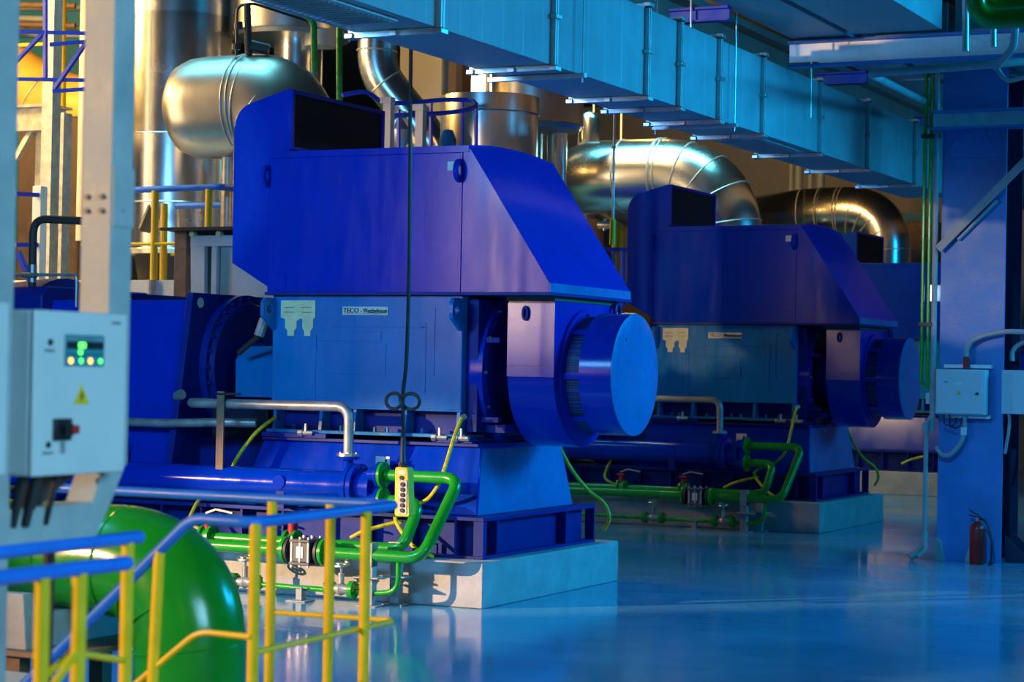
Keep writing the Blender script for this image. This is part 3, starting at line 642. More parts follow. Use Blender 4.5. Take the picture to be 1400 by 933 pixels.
tag(MB().tube([(4.437, 1.276, 6.187), (4.442, 1.285, 5.728), (4.871, 1.494, 5.764)], .06, .12, 14).obj('green_pipe', GREEN, None, loc=(4.441, 1.284, 5.782)),
    'thinner green pipe nested inside the thick green ceiling bend', 'pipe')
for px, rr, lab in ((1320, .035, 'cyan lit vertical pipe left of the green ceiling bend'), (1358, .030, 'cyan lit vertical pipe right of the green ceiling bend')):
    tag(MB().cyl((3.966, 2.378, 6.425) if px == 1320 else (4.211, 2.497, 6.429), (3.976, 2.396, 5.494) if px == 1320 else (4.220, 2.515, 5.542), rr, n=14).obj('vertical_pipe', GALV_R, None, loc=(4.099, 2.449, 5.998)), lab, 'pipe', 'pale vertical ceiling pipes')

# ================================================================= STEEL COLUMN ON THE RIGHT
cl = structure(MB().box(2.29, 3.10, 8.10, 8.13, 0, 6.17).obj('column_east', COLB, None, .004))
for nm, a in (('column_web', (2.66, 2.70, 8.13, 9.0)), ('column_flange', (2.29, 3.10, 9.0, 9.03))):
    MB().box(*a, 0, 6.17).obj(nm, COL_SHADE, cl)
MB().box(2.33, 3.02, 8.085, 8.10, 5.05, 5.6).obj('splice_plate', COLB, cl, .003)
MB().prism([(2.36, 5.12), (2.45, 5.12), (2.62, 5.40), (2.75, 5.40), (2.88, 5.12), (2.96, 5.12), (2.78, 5.48), (2.58, 5.48)], 'Y', 8.07, 8.085).obj('splice_cleat', COLB, cl, .002)
for x, nm in ((2.30, 'base_gusset'), (2.66, 'base_gusset')):
    MB().prism([(x, 0), (x + .10 if x < 2.5 else x + .14, 0), (x + (.06 if x < 2.5 else .13), .24), (x, .28)] if x < 2.5 else [(x, 0), (x + .16, 0), (x + .14, .26), (x + .07, .26)], 'Y', 8.04, 8.10).obj(nm, COLM, cl, .003)
for y in (8.3, 8.8):
    MB().prism([(3.10, 0), (3.40, 0), (3.40, .05), (3.10, .34)], 'Y', y, y + .03).obj('base_gusset', COL_SHADE, cl)
br = thing('diagonal_brace', 'pair of grey angle bars rising diagonally across the tall column', 'brace', (2.3, 8.0, 3.9))
MB().bar((2.28, 8.03, 3.93), (3.6, 8.0, 5.25), .05, .10, (0, -1, 0)).bar((2.28, 7.99, 3.90), (3.6, 7.96, 5.22), .10, .02, (0, -1, 0)).obj('angle_bar', COLM, br, .002)
MB().bar((2.52, 8.05, 4.02), (3.0, 8.05, 4.50), .03, .08, (0, -1, 0)).obj('angle_bar', COLM, br, .002)
bx = thing('junction_box', 'light grey wall box with a small warning triangle on the tall column', 'box', (2.62, 7.98, 1.83))
MB().box(2.31, 2.935, 7.86, 8.03, 1.836, 2.398).obj('enclosure', BOXM, bx, .012)
dr = MB().box(2.325, 2.90, 7.845, 7.86, 1.85, 2.385).obj('door', BOXM, bx, .006)
MB().box(2.54, 2.65, 7.842, 7.845, 2.205, 2.24).obj('name_plate', WHITE, dr)
MB().prism([(2.575, 2.085), (2.635, 2.085), (2.605, 2.14)], 'Y', 7.841, 7.845).obj('warning_triangle', YEL, dr)
MB().cyl((2.835, 7.845, 2.10), (2.835, 7.83, 2.10), .018, n=12).box(2.81, 2.835, 7.828, 7.835, 2.09, 2.105).obj('lock', DSTEEL, dr)
MB().box(2.42, 2.47, 7.842, 7.845, 2.235, 2.245).obj('scratch_mark', INK, dr)
for z in (2.415, 1.79):
    m_ = MB().box(2.38, 2.97, 7.98, 8.0, z, z + .045)
    m_.box(2.38, 2.42, 8.0, 8.10, z, z + .045).box(2.93, 2.97, 8.0, 8.10, z, z + .045)
    m_.obj('mounting_rail', GALV_R, bx, .002)
tag(MB().tube([(2.669, 7.950, 2.421), (2.664, 7.950, 2.721), (2.836, 7.950, 2.814), (3.125, 7.950, 2.879), (3.565, 7.900, 2.864)], .032, .22, 12).obj('conduit_pipe', COLM, None, loc=(2.836, 7.950, 2.814)),
    'pale conduit arching from the top of the junction box to the picture edge', 'conduit')
tag(MB().cyl((2.669, 7.950, 2.412), (2.667, 7.950, 2.558), .042, n=14).obj('cable_gland', RED, None, loc=(2.669, 7.950, 2.448)), 'red brown gland on top of the junction box', 'gland')
tag(MB().curve([(2.660, 7.950, 1.812), (2.663, 7.950, 1.649), (2.610, 7.950, 1.484), (2.493, 7.950, 1.343), (2.377, 7.970, 1.330), (2.294, 8.000, 1.427)], .028, 10).obj('cable_loop', COLM, None, loc=(2.493, 7.950, 1.353)),
    'thick pale cable looping from under the junction box to the conduit', 'cable')
tag(MB().box(2.625, 2.70, 7.90, 7.905, 1.585, 1.68).obj('cable_tag', WHITE, None, loc=(2.66, 7.9, 1.6)), 'white paper tag tied to the cable below the junction box', 'tag')
for i, (a, b_) in enumerate(((2.40, 1.72), (2.47, 1.70))):
    tag(MB().curve([(a, 7.95, 1.84), (a + .02, 7.9, b_), (a + .12, 7.93, b_ - .02), (a + .16, 7.95, 1.80)], .009, 6).obj('thin_wire', BLACK, None, loc=(a, 7.95, 1.8)), ('outer' if i == 0 else 'inner') + ' thin black wire looping under the junction box', 'wire')
b2 = thing('junction_box', 'grey box on the dark side of the tall column at the picture edge', 'box', (3.25, 8.2, 1.86))
MB().box(3.11, 3.24, 7.95, 8.45, 1.86, 2.40).obj('enclosure', BOXM, b2, .008)
MB().box(3.24, 3.50, 7.93, 8.47, 1.86, 2.40).obj('door', BOXM, b2, .008)
tag(MB().curve([(3.160, 8.300, 2.514), (3.158, 8.300, 2.624), (3.230, 8.300, 2.716), (3.374, 8.300, 2.772)], .03, 10).obj('cable_loop', COLM, None, loc=(3.213, 8.300, 2.643)), 'short cable arch above the box on the dark column side', 'cable')
tag(MB().curve([(3.146, 8.000, 1.915), (3.201, 8.000, 1.826), (3.195, 8.000, 1.645), (3.131, 8.100, 1.370)], .02, 8).obj('cable_loop', COLM, None, loc=(3.203, 8.000, 1.736)), 'thin cable hanging under the box on the dark column side', 'cable')
tag(MB().tube([(2.235, 8.02, 6.2), (2.235, 8.02, 1.62)], .038, .1, 12).cyl((2.235, 8.02, 4.98), (2.235, 8.02, 5.12), .046, n=12).obj('conduit_pipe', COLM, None, loc=(2.235, 8.02, 3)),
    'tall grey conduit pipe running down the left edge of the column', 'conduit')
for px, nm in ((0, 'left'), (1, 'right')):
    x = 2.095 + .075 * px
    tag(MB().tube([(x, 8.0, 6.2), (x - .005, 8.0, 2.20 + .05 * px), (2.27, 8.02, 2.17 + .05 * px)], .024, .09, 10).obj('green_pipe', GREEN_P, None, loc=(x, 8, 3)),
        nm + ' one of the two thin green pipes running down beside the column', 'pipe', 'thin green riser pipes')
for z in (2.93, 5.30):
    tag(MB().box(2.05, 2.28, 8.03, 8.06, z, z + .05).box(2.05, 2.22, 7.965, 7.98, z, z + .05).obj('pipe_clamp', DSTEEL, None, .003, loc=(2.1, 8.03, z)), 'dark clamp holding the thin green pipes, ' + ('low, level with the farther fan' if z < 4 else 'high, just under the brown lit beam'), 'clamp', 'clamps on the green risers')
tag(MB().tube([(2.17, 7.98, .34), (2.17, 7.98, 1.72), (2.22, 8.02, 1.80)], .03, .06, 10).cyl((2.165, 7.98, 1.60), (2.165, 7.98, 1.73), .045, n=10).obj('stand_pipe', COLM, None, loc=(2.17, 7.98, .3)),
    'thin upright pipe left of the column ending above a bundled hose', 'pipe')
tag(MB().curve([(2.17, 7.98, .36), (2.16, 7.97, .22), (2.10, 7.92, .10), (2.02, 7.86, .035)], .045, 10).curve([(2.17, 7.96, .3), (2.20, 7.9, .15), (2.12, 7.85, .05)], .03, 8).obj('bundled_hose', COLM, None, loc=(2.1, 7.95, 0)),
    'bundled rag wrapped hose end on the floor left of the column', 'hose')
tag(MB().box(2.15, 2.20, 8.0, 8.04, 1.96, 2.10).obj('pull_switch', BOXM, None, .004, loc=(2.17, 8.0, 2)), 'small pale switch box left of the column conduit', 'switch')
lm = thing('bulkhead_lamp', 'small lit white lamp glowing left of the tall column', 'lamp', (2.22, 8.35, 3.35))
MB().box(2.11, 2.32, 8.13, 8.20, 3.25, 3.46).obj('housing', BOXM, lm, .006)
MB().box(2.125, 2.205, 8.07, 8.13, 3.26, 3.45).obj('diffuser', LAMP, lm, .01)
# fire extinguisher
fx = thing('fire_extinguisher', 'red fire extinguisher with black hose standing at the foot of the column', 'fire extinguisher', (2.86, 7.86, 0))
E = (2.86, 7.86)
MB().lathe((*E, 0), (*E, 1), [(0, .085), (.012, .092), (.03, .094), (.43, .094), (.47, .082), (.50, .055), (.515, .032), (.53, .03), (.53, .0)], 28).obj('cylinder', REDX, fx)
MB().cyl((*E, .53), (*E, .575), .026, n=14).obj('valve', BOLT, fx)
MB().bar((2.88, 7.86, .575), (2.75, 7.86, .60), .03, .014).bar((2.88, 7.86, .595), (2.755, 7.86, .665), .03, .014).obj('lever', BLACK, fx)
MB().cyl((2.885, 7.86, .565), (2.905, 7.86, .575), .022, n=12).obj('pressure_gauge', RED, fx)
MB().curve([(2.88, 7.86, .56), (2.95, 7.84, .545), (3.02, 7.82, .44), (3.05, 7.80, .25), (3.05, 7.79, .05)], .013, 8).obj('hose', BLACK, fx)
MB().cyl((3.05, 7.79, .05), (3.04, 7.79, .0), .02, .028, n=10).obj('nozzle', BLACK, fx)

# ================================================================= CRANE PENDANT
pd = thing('crane_pendant', 'yellow push button crane pendant hanging on a knotted black cable before the motor', 'pendant control', (-.53, -.6, .90))
px0, py0 = -.53, -.60
body = MB().prism([(px0 - .085, .91), (px0 - .07, .895), (px0 + .065, .895), (px0 + .08, .91), (px0 + .055, 1.345), (px0 + .04, 1.36), (px0 - .075, 1.36), (px0 - .09, 1.345)], 'Y', py0 - .055, py0 + .055).obj('pendant_body', YELP, pd, .012)
MB().box(px0 - .045, px0 + .05, py0 - .062, py0 - .055, .92, 1.24).obj('button_strip', STEEL, body, .004)
for k in range(6):
    z = .955 + k * .049
    MB().cyl((px0 + .004, py0 - .062, z), (px0 + .004, py0 - .075, z), .021, n=16).obj('button', BLACK, body)
MB().cyl((px0 - .012, py0 - .055, 1.262), (px0 - .012, py0 - .068, 1.262), .020, n=16).obj('stop_button', BLACK, body)
MB().box(px0 - .055, px0 + .03, py0 - .058, py0 - .055, 1.29, 1.33).obj('label_plate', PALEY, body)
MB().lathe((px0 - .035, py0, 1.36), (px0 - .035, py0, 2), [(0, .042), (.03, .045), (.05, .03), (.28, .024)], 14).obj('cable_boot', DSTEEL, pd)
MB().curve([(px0 - .035, py0, 1.6), (-.566, py0, 1.75), (-.575, py0, 1.95), (-.572, py0, 2.1), (-.545, py0, 2.4), (-.535, py0, 3.2), (-.545, py0, 4.2), (-.56, py0, 5.3), (-.57, py0, 9.6)], .019, 8).obj('cable', BLACK, pd)
k = MB(); kc = (-.57, py0 - .02, 1.95)
for s, rx in ((-1, .085), (1, .095)):
    ps = [(kc[0], kc[1], kc[2] - .03)] + [(kc[0] + s * (rx - rx * math.cos(a)), kc[1] - .01, kc[2] + .03 + .075 * math.sin(a) * -1) for a in [PI * 2 * i / 10 for i in range(1, 10)]] + [(kc[0], kc[1], kc[2] + .05)]
    k.curve(ps, .017, 8, 4)
k.torus((kc[0], kc[1] - .01, kc[2]), (1, .6, .3), .06, .017, 18, 8)
k.obj('cable_knot', BROWN, pd)
hc = tag(MB().cyl((-0.721, 4.623, 8.378), (-0.731, 4.683, 4.083), .016, n=8).cyl((-0.735, 4.668, 4.950), (-0.735, 4.668, 4.916), .03, n=8).obj('hanging_cable', STEEL, None, loc=(-0.731, 4.683, 4.083)),
    'thin cable with a yellow sleeve hanging from the duct between the two motors', 'cable')
plab(MB().cyl((-0.731, 4.683, 4.083), (-0.736, 4.685, 3.782), .035, n=10).obj('cable_sleeve', YEL, hc), 'yellow sleeve')

# ================================================================= FOREGROUND: LANDING, HANDRAILS, CABINET FRAME, BIG GREEN PIPE
ld = thing('stair_landing', 'low steel stair landing at the picture bottom carrying the yellow handrails', 'landing', (4.6, -10, 0))
MB().box(3.75, 5.6, -11.2, -8.85, .47, .52).obj('deck', STEEL, ld, .004)
MB().box(4.02, 5.6, -13.8, -11.2, .47, .52).obj('deck', STEEL, ld, .004)
MB().box(2.3, 4.02, -9.05, -8.85, .47, .52).obj('deck', STEEL, ld, .004)
for k in range(2): MB().box(3.75 - .28 * (k + 1), 3.75 - .28 * k, -11.15, -10.3, .30 - .17 * k, .34 - .17 * k).obj('tread', STEEL, ld, .004)
for x, y in ((3.9, -8.95), (5.5, -8.95), (4.1, -13.7), (5.5, -13.7), (2.4, -8.95), (3.85, -11.1), (3.85, -10.3)): MB().box(x - .05, x + .05, y - .05, y + .05, 0, .47).obj('leg', STEEL, ld)
RR = .0255
hr = thing('handrail', 'blue topped yellow handrail round the landing corner in front of the nearest motor', 'handrail', (4.06, -8.95, .52))
MB().tube([(2.0, -9.02, 1.63), (4.02, -8.94, 1.625), (4.07, -10.3, 1.62), (3.755, -10.3, 1.625), (2.886, -10.300, 0.850), (2.681, -10.300, 0.666)], RR, .07, 14).obj('top_rail', RAILB, hr)
MB().tube([(3.33, -8.98, 1.06), (4.02, -8.93, 1.06), (4.07, -10.28, 1.06)], .0135, .07, 10).obj('mid_rail', YEL, hr)
MB().tube([(4.07, -10.3, 1.13), (3.80, -10.3, 1.135), (3.499, -10.300, 0.900), (3.297, -10.300, 0.734)], .0135, .07, 10).obj('mid_rail', YEL, hr)
for x, y, z0 in ((4.07, -10.28, .52), (4.06, -9.31, .52), (3.655, -8.96, .52), (3.33, -8.985, .52)):
    MB().cyl((x, y, z0), (x, y, 1.615), RR, n=14).obj('post', YEL, hr)
MB().cyl((3.587, -10.300, 1.478), (3.556, -10.300, 0.680), RR, n=14).obj('post', YEL, hr)
hr = thing('handrail', 'blue topped yellow handrail running from under the cabinet beam beside the stair opening', 'handrail', (4.08, -11.18, .52))
MB().tube([(4.10, -12.6, 1.615), (4.10, -11.16, 1.615)], RR * 1.05, .1, 14).lathe((4.10, -11.16, 1.615), (4.1, -11, 1.615), [(0, RR * 1.05), (.015, RR * .8), (.022, .003)], 14).obj('top_rail', RAILB, hr)
MB().tube([(4.100, -11.256, 1.145), (4.100, -11.557, 1.207), (4.100, -11.747, 1.130), (4.100, -11.889, 1.055)], .0135, .1, 10).obj('mid_rail', YEL, hr)
for y in (-11.23,): MB().cyl((4.10, y, .52), (4.10, y, 1.60), RR * 1.02, n=14).obj('post', YEL, hr)
hr = thing('handrail', 'nearest handrail, thick bright blue top rail with yellow posts in the lower corner', 'handrail', (4.72, -12.5, .52))
MB().tube([(4.68, -13.6, 1.62), (4.735, -12.10, 1.62)], RR, .1, 14).lathe((4.735, -12.10, 1.62), (4.738, -12.0, 1.62), [(0, RR), (.014, RR * .8), (.022, .003)], 14).obj('top_rail', RAILB, hr)
for y in (-12.53, -12.34): MB().cyl((4.725, y, .52), (4.725, y, 1.605), RR, n=14).obj('post', YEL, hr)
MB().tube([(4.70, -13.5, 1.15), (4.725, -12.53, 1.20), (4.73, -12.34, 1.36)], .0135, .05, 10).obj('mid_rail', YEL, hr)

cf = thing('cabinet_frame', 'grey steel post and beam frame carrying the control cabinets', 'frame', (4.05, -11.6, .52))
MB().box(3.96, 4.105, -11.385, -11.25, 1.90, 4.9).obj('upright_post', COLM, cf, .006)
MB().box(3.96, 4.105, -12.16, -11.945, .0, 4.9).obj('upright_post', COLM, cf, .006)
MB().prism([(-12.9, 1.612), (-11.46, 1.612), (-11.35, 1.765), (-11.25, 1.93), (-11.385, 1.93), (-11.47, 1.765), (-12.9, 1.765)], 'X', 3.98, 4.11).obj('cross_beam', COLM, cf, .006)
MB().bar((4.03, -11.78, 1.77), (4.03, -11.52, 1.91), .05, .08).obj('corner_brace', BROWN, cf, .003)
for y, z in ((-11.375, 2.935), (-11.375, 2.88)):
    for x in (3.99, 4.06): MB().cyl((x, -11.385, z), (x, -11.395, z), .011, n=6).obj('bolt', DSTEEL, cf)
MB().cyl((4.105, -11.32, 2.885), (4.115, -11.32, 2.885), .011, n=6).obj('bolt', BOLT, cf)
MB().box(4.105, 4.112, -11.38, -11.25, 2.82, 3.05).obj('splice_plate', COLM, cf, .002)
cb = thing('control_cabinet', 'light grey control cabinet with green display, warning triangle and rotary switch', 'cabinet', (4.15, -11.68, 1.88))
MB().box(4.075, 4.19, -11.955, -11.41, 1.885, 2.482).obj('enclosure', BOXM, cb, .012)
dr = MB().box(4.192, 4.208, -11.955, -11.41, 1.885, 2.482).obj('door', BOXM, cb, .006)
dp = MB().box(4.208, 4.214, -11.785, -11.555, 2.282, 2.398).obj('display_panel', GLASSD, cb, .003)
MB().box(4.214, 4.215, -11.78, -11.56, 2.345, 2.372).obj('display_strip', BLACK, dp)
MB().box(4.214, 4.215, -11.78, -11.56, 2.322, 2.326).obj('display_strip', BLACK, dp)
MB().box(4.214, 4.216, -11.775, -11.57, 2.378, 2.386).obj('printed_line', STEEL, dp)
MB().box(4.215, 4.217, -11.71, -11.672, 2.349, 2.369).obj('green_readout', L_GREEN, dp)
MB().cyl((4.214, -11.70, 2.334), (4.217, -11.70, 2.334), .010, n=12).obj('status_light', L_GREEN, dp)
for y, m_ in ((-11.755, L_AMBER), (-11.695, L_GREEN), (-11.64, L_AMBER), (-11.58, L_GREEN)):
    MB().cyl((4.214, y, 2.302), (4.217, y, 2.302), .011 if m_ is L_AMBER else .009, n=12).obj('status_light', m_, dp)
MB().cyl((4.214, -11.625, 2.358), (4.217, -11.625, 2.358), .014, n=14).obj('display_knob', BLACK, dp)
wt = MB().prism([(-11.725, 2.142), (-11.635, 2.142), (-11.68, 2.216)], 'X', 4.208, 4.210).obj('warning_triangle', YEL, cb)
MB().prism([(-11.675, 2.195), (-11.692, 2.170), (-11.682, 2.170), (-11.688, 2.150), (-11.668, 2.176), (-11.678, 2.176)], 'X', 4.210, 4.211).obj('lightning_bolt', INK, wt)
rs = MB().box(4.208, 4.222, -11.845, -11.745, 2.012, 2.092).obj('rotary_switch', BLACK, cb, .004)
MB().cyl((4.222, -11.79, 2.052), (4.25, -11.79, 2.052), .024, n=18).obj('switch_knob', BLACK, rs)
MB().box(4.235, 4.258, -11.785, -11.748, 2.036, 2.068).obj('switch_handle', RED, rs, .004)
MB().box(4.208, 4.210, -11.80, -11.77, 1.965, 2.008).obj('padlock_tag', STEEL, dr)
for z, y in ((2.367, -11.868), (1.998, -11.868)):
    kn = MB().cyl((4.208, y, z), (4.214, y, z), .012, n=14).obj('door_lock', BLACK, dr)
    MB().box(4.208, 4.209, y - .03, y + .03, z - .036, z - .024).obj('lock_label', STEEL, dr)
MB().box(4.208, 4.209, -11.505, -11.45, 2.44, 2.453).obj('maker_plate', STEEL, dr)
for i, (y, x) in enumerate(((-11.90, 4.13), (-11.84, 4.14), (-11.79, 4.12), (-11.72, 4.14))):
    MB().curve([(x, y, 1.89), (x - .01, y - .01, 1.83), (x - .03, y - .03, 1.70)], .020 if i < 2 else .012, 8).obj('cable', BLACK, cb)
MB().box(4.0, 4.076, -12.02, -11.36, 1.90, 1.94).box(4.0, 4.076, -12.02, -11.36, 2.40, 2.44).obj('mounting_rail', STEEL, cb)
ca = thing('control_cabinet', 'second grey control cabinet cut off by the left picture edge', 'cabinet', (4.2, -12.4, 1.88))
MB().box(4.10, 4.24, -12.75, -12.155, 1.90, 2.50).obj('enclosure', BOXM, ca, .012)
MB().box(4.242, 4.258, -12.75, -12.155, 1.90, 2.50).obj('door', BOXM, ca, .006)
MB().box(4.258, 4.260, -12.30, -12.22, 2.44, 2.455).obj('maker_plate', STEEL, ca)
tag(MB().curve([(4.06, -11.66, 1.61), (4.06, -11.66, 1.45), (4.06, -11.67, 1.0), (4.06, -11.67, .52)], .022, 10).obj('dropped_cable', BLACK, None, loc=(4.06, -11.66, 1)), 'black cable dropping from the beam behind the near yellow posts', 'cable')

gp = thing('water_main', 'very thick glossy green pipe bending down to the floor behind the railings', 'pipe', (1.8, -7.48, 0))
MB().tube([(-4.5, -7.55, 1.10), (1.83, -7.50, 1.10), (1.83, -7.50, 0)], .335, .62, 44, 18).obj('pipe_bend', GREEN, gp)
for k in range(4):
    a = PI / 2 * (k + .5) / 4 * 1.0
    t_ = (k + .4) / 3.8
    A, B_, C_ = Vector((1.21, -7.505, 1.10)), Vector((1.83, -7.5, 1.10)), Vector((1.83, -7.5, .48))
    p = A * (1 - t_) ** 2 + B_ * 2 * t_ * (1 - t_) + C_ * t_ * t_
    d = (B_ - A) * (1 - t_) + (C_ - B_) * t_
    MB().torus(p, d, .334, .010, 44, 8).obj('weld_seam', GREEN, gp)
MB().torus((.9, -7.505, 1.10), (1, 0, 0), .334, .012, 44, 8).obj('weld_seam', GREEN, gp)
MB().lathe((1.83, -7.5, 0), (1.83, -7.5, 1), [(0, .47), (.05, .47), (.05, .335)], 40).obj('floor_flange', GREEN, gp)
tag(MB().tube([(-4.5, -6.6, .95), (.9, -6.6, .95), (.9, -6.6, 0)], .10, .2, 18).obj('green_pipe', GREEN, None, loc=(.9, -6.6, 0)), 'slim green pipe behind the thick green bend at the left', 'pipe')
sb = thing('pipe_saddle', 'grey concrete pipe saddle on a steel plate under the thick green pipe', 'pipe support', (.75, -7.75, 0))
MB().prism([(.40, .59), (1.05, .59), (1.02, .92), (.43, .92)], 'Y', -8.05, -7.95).obj('saddle_block', CONC, sb, .008)
MB().box(.40, 1.05, -7.95, -7.1, .59, .80).obj('saddle_block', CONC, sb, .008)
MB().box(.30, 1.35, -8.12, -7.05, .56, .59).obj('steel_plate', RUST, sb, .004)
for x, y in ((.5, -8.0), (.95, -8.0), (.5, -7.2), (.95, -7.2)): MB().box(x - .05, x + .05, y - .05, y + .05, 0, .56).obj('leg', RUST, sb)
tag(MB().box(.45, 1.45, -8.6, -8.25, 0, .50).obj('low_kerb', CREAM, None, .01, loc=(.9, -8.4, 0)), 'cream painted low block on the floor behind the handrail posts', 'block')
# ================================================================= VESSELS, PIPES AND PLATFORMS BEHIND THE MOTORS
def V(p): return Vector(p)
def upright(p_top, p_bot): return (p_bot[0], p_bot[1], p_top[2]), p_bot
def vessel(label, cx, cy, z0, z1, r, seams, mat, dome=.12, skirt=0.0, name='process_vessel'):
    v = thing(name, label, 'vessel', (cx, cy, z0))
    zs = [z0] + [s for s in seams if z0 < s < z1] + [z1]
    for a, c in zip(zs, zs[1:]):
        rr = r + .012 * (zs.index(a) % 2)
        MB().lathe((cx, cy, a), (cx, cy, c), [(0, rr - .02), (.005, rr), (c - a, rr)], 56).obj('shell_section', mat, v)
        MB().torus((cx, cy, a + .01), (0, 0, 1), rr, .012, 56, 6).obj('seam_band', mat, v)
    MB().lathe((cx, cy, z1), (cx, cy, z1 + 1), [(0, r), (dome * .6, r * .8), (dome, .01)], 48, caps=False).obj('top_cap', mat, v)
    MB().lathe((cx, cy, z0), (cx, cy, z0 - 1), [(0, r - .02), (.06, r - .06), (.10, .01)], 48, caps=False).obj('bottom_cap', mat, v)
    return v
def clad_pipe(label, pts, r, bend, rings, mat, name='clad_pipe'):
    g = thing(name, label, 'pipe', tuple(pts[1]))
    if bend: MB().tube(pts, r, bend, 44, 14).obj('cladding', mat, g)
    for p, d in rings: MB().torus(p, d, r, .014, 44, 6).obj('seam_band', GALV_R, g)
    return g
# the tall shiny vessel with a skirt at the left
c = V((-10.261, 9.355, 5.719)); tp = V((-9.559, 9.665, 7.899)); bt = V((-10.244, 9.388, 4.048))
v = vessel('tall mirror bright metal vessel behind the yellow posts at the left', c.x, c.y, bt.z, tp.z, .86, [(-10.262, 9.352, 5.834)[2], (-10.282, 9.314, 7.723)[2], (-10.251, 9.373, 4.774)[2]], ALU)
MB().lathe((c.x, c.y, 3.4), (c.x, c.y, 9), [(0, .5), (bt.z - 3.42, .62)], 32).obj('skirt', DSTEEL, v)
for a in (-.35, -.05, .3):
    d = V((.5 + a, -1, 0)).normalized(); p = c + d * .86; p.z = bt.z + .25
    MB().loft([[p - d * .1 + V((-.02, 0, 0)), p - d * .1 + V((.02, 0, 0)), p - d * .1 + V((.02, 0, .55)), p - d * .1 + V((-.02, 0, .55))], [p + d * .28 + V((-.02, 0, 0)), p + d * .28 + V((.02, 0, 0)), p + d * .30 + V((.02, 0, .05)), p + d * .30 + V((-.02, 0, .05))]]).obj('support_gusset', RUST, v)
# fat horizontal pipe bent at both ends in front of it
A = V((-7.612, 6.750, 5.914)); B_ = V((-6.575, 7.256, 5.884)); B_ = V((B_.x, A.y, A.z))
g = clad_pipe('fat matt metal clad pipe bent downwards, right before the tall shiny vessel', [A, A, B_], .72, 0,
    [(A + V((.42, 0, 0)), (1, 0, 0)), (A + V((.50, 0, 0)), (1, 0, 0)), (B_ + V((-.45, 0, -.02)), (1, 0, -.1)), (B_ + V((-.18, 0, -.14)), (1, 0, -.65)), (B_ + V((0, 0, -.62)), (0, 0, 1))], ALU_M)
MB().tube([A, B_, B_ + V((0, 0, -3.2))], .72, .85, 44, 14).obj('cladding', ALU_M, g)
MB().lathe(A + V((-.72, 0, 0)), A, [(0, .01), (.004, .40), (.04, .53), (.13, .64), (.30, .705), (.55, .72), (.72, .72)], 48, caps=False).obj('dished_end', ALU_M, g)
MB().cyl((A.x + .1, A.y, A.z - 3.2), (A.x + .1, A.y, A.z - .7), .10, n=16).obj('support_leg', STEEL, g)
tag(MB().tube([(-7.183, 6.393, 6.575), (-7.181, 6.383, 7.264), (-6.990, 6.476, 7.308), (-6.576, 7.348, 7.158)], .02, .12, 8).cyl((-7.160, 6.397, 7.041), (-7.159, 6.399, 6.940), .06, n=10).cyl((-7.185, 6.389, 6.737), (-7.184, 6.391, 6.656), .06, n=10).cyl((-7.054, 6.445, 7.297), (-7.028, 6.468, 6.588), .05, n=10).cyl((-7.002, 6.479, 6.720), (-6.774, 6.591, 6.664), .08, n=10).obj('valve_cluster', DSTEEL, None, loc=(-7.165, 6.402, 6.575)),
    'dark valve cluster with thin bent tubing on top of the fat clad pipe', 'valve')
tag(MB().tube([(-5.846, 4.811, 7.114), (-5.267, 5.098, 6.824), (-5.173, 5.146, 6.732), (-5.157, 5.163, 6.072)], .042, .15, 14).obj('green_pipe', GREEN_P, None, loc=(-5.170, 5.151, 6.449)), 'olive green bent pipe dropping behind the nearest motor inlet', 'pipe')
tag(MB().cyl((-5.391, 6.148, 7.000), (-5.319, 6.288, 0.011), .042, n=14).obj('green_pipe', GREEN_P, None, loc=(-5.385, 6.160, 6.413)), 'straight olive green pipe right of the bent one', 'pipe')
# upper drum with a narrower neck
c = V((-8.646, 10.111, 7.825)); z0 = (-8.643, 10.118, 7.480)[2]
v = vessel('wide metal drum under the roof above the fat clad pipe', c.x, c.y, z0, 9.4, .98, [z0 + .9], ALU_M)
MB().lathe((c.x + .15, c.y, z0 - 1.6), (c.x + .15, c.y, z0), [(0, .38), (1.6, .38)], 32).obj('drum_neck', ALU, v)
MB().lathe((c.x + .75, c.y - .3, z0 - .25), (c.x + .75, c.y - .3, z0), [(0, .26), (.25, .26)], 24).obj('drum_nozzle', GALV, v)
# bent shiny pipe beside it
p0, p1, p2 = V((-6.892, 9.848, 8.241)), V((-6.938, 9.848, 6.810)), V((-6.000, 10.324, 5.522))
clad_pipe('shiny clad pipe with an oblique bend right of the olive green pipes', [p0, p1, p2, (p2.x, p2.y, 0)], .30, .35,
    [(p0 * .22 + p1 * .78, p1 - p0), (p1 * .86 + p2 * .14, p2 - p1), (p1 * .5 + p2 * .5, p2 - p1)], ALU)
# ochre lit panels behind
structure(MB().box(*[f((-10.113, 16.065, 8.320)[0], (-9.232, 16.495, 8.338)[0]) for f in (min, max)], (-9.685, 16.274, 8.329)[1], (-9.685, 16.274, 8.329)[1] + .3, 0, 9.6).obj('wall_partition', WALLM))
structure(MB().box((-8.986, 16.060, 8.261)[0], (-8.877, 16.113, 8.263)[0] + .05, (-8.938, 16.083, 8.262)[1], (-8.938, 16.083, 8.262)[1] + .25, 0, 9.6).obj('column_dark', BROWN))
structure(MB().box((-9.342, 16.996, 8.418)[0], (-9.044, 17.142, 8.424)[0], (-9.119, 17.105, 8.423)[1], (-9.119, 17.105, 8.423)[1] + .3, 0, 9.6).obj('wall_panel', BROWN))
wl = thing('strip_lamp', 'glaring white lit lamp panel between the round vessels', 'lamp', (-8.207, 15.897, 7.332))
q = V((-8.368, 15.810, 7.926)); q2 = V((-7.991, 16.004, 7.244))
MB().box(q.x, q2.x, q.y, q.y + .08, q2.z, q.z).obj('diffuser', M('lamp_panel', (.9, .85, .7), .4, emit=(1.0, .72, .36, 4.0)), wl)
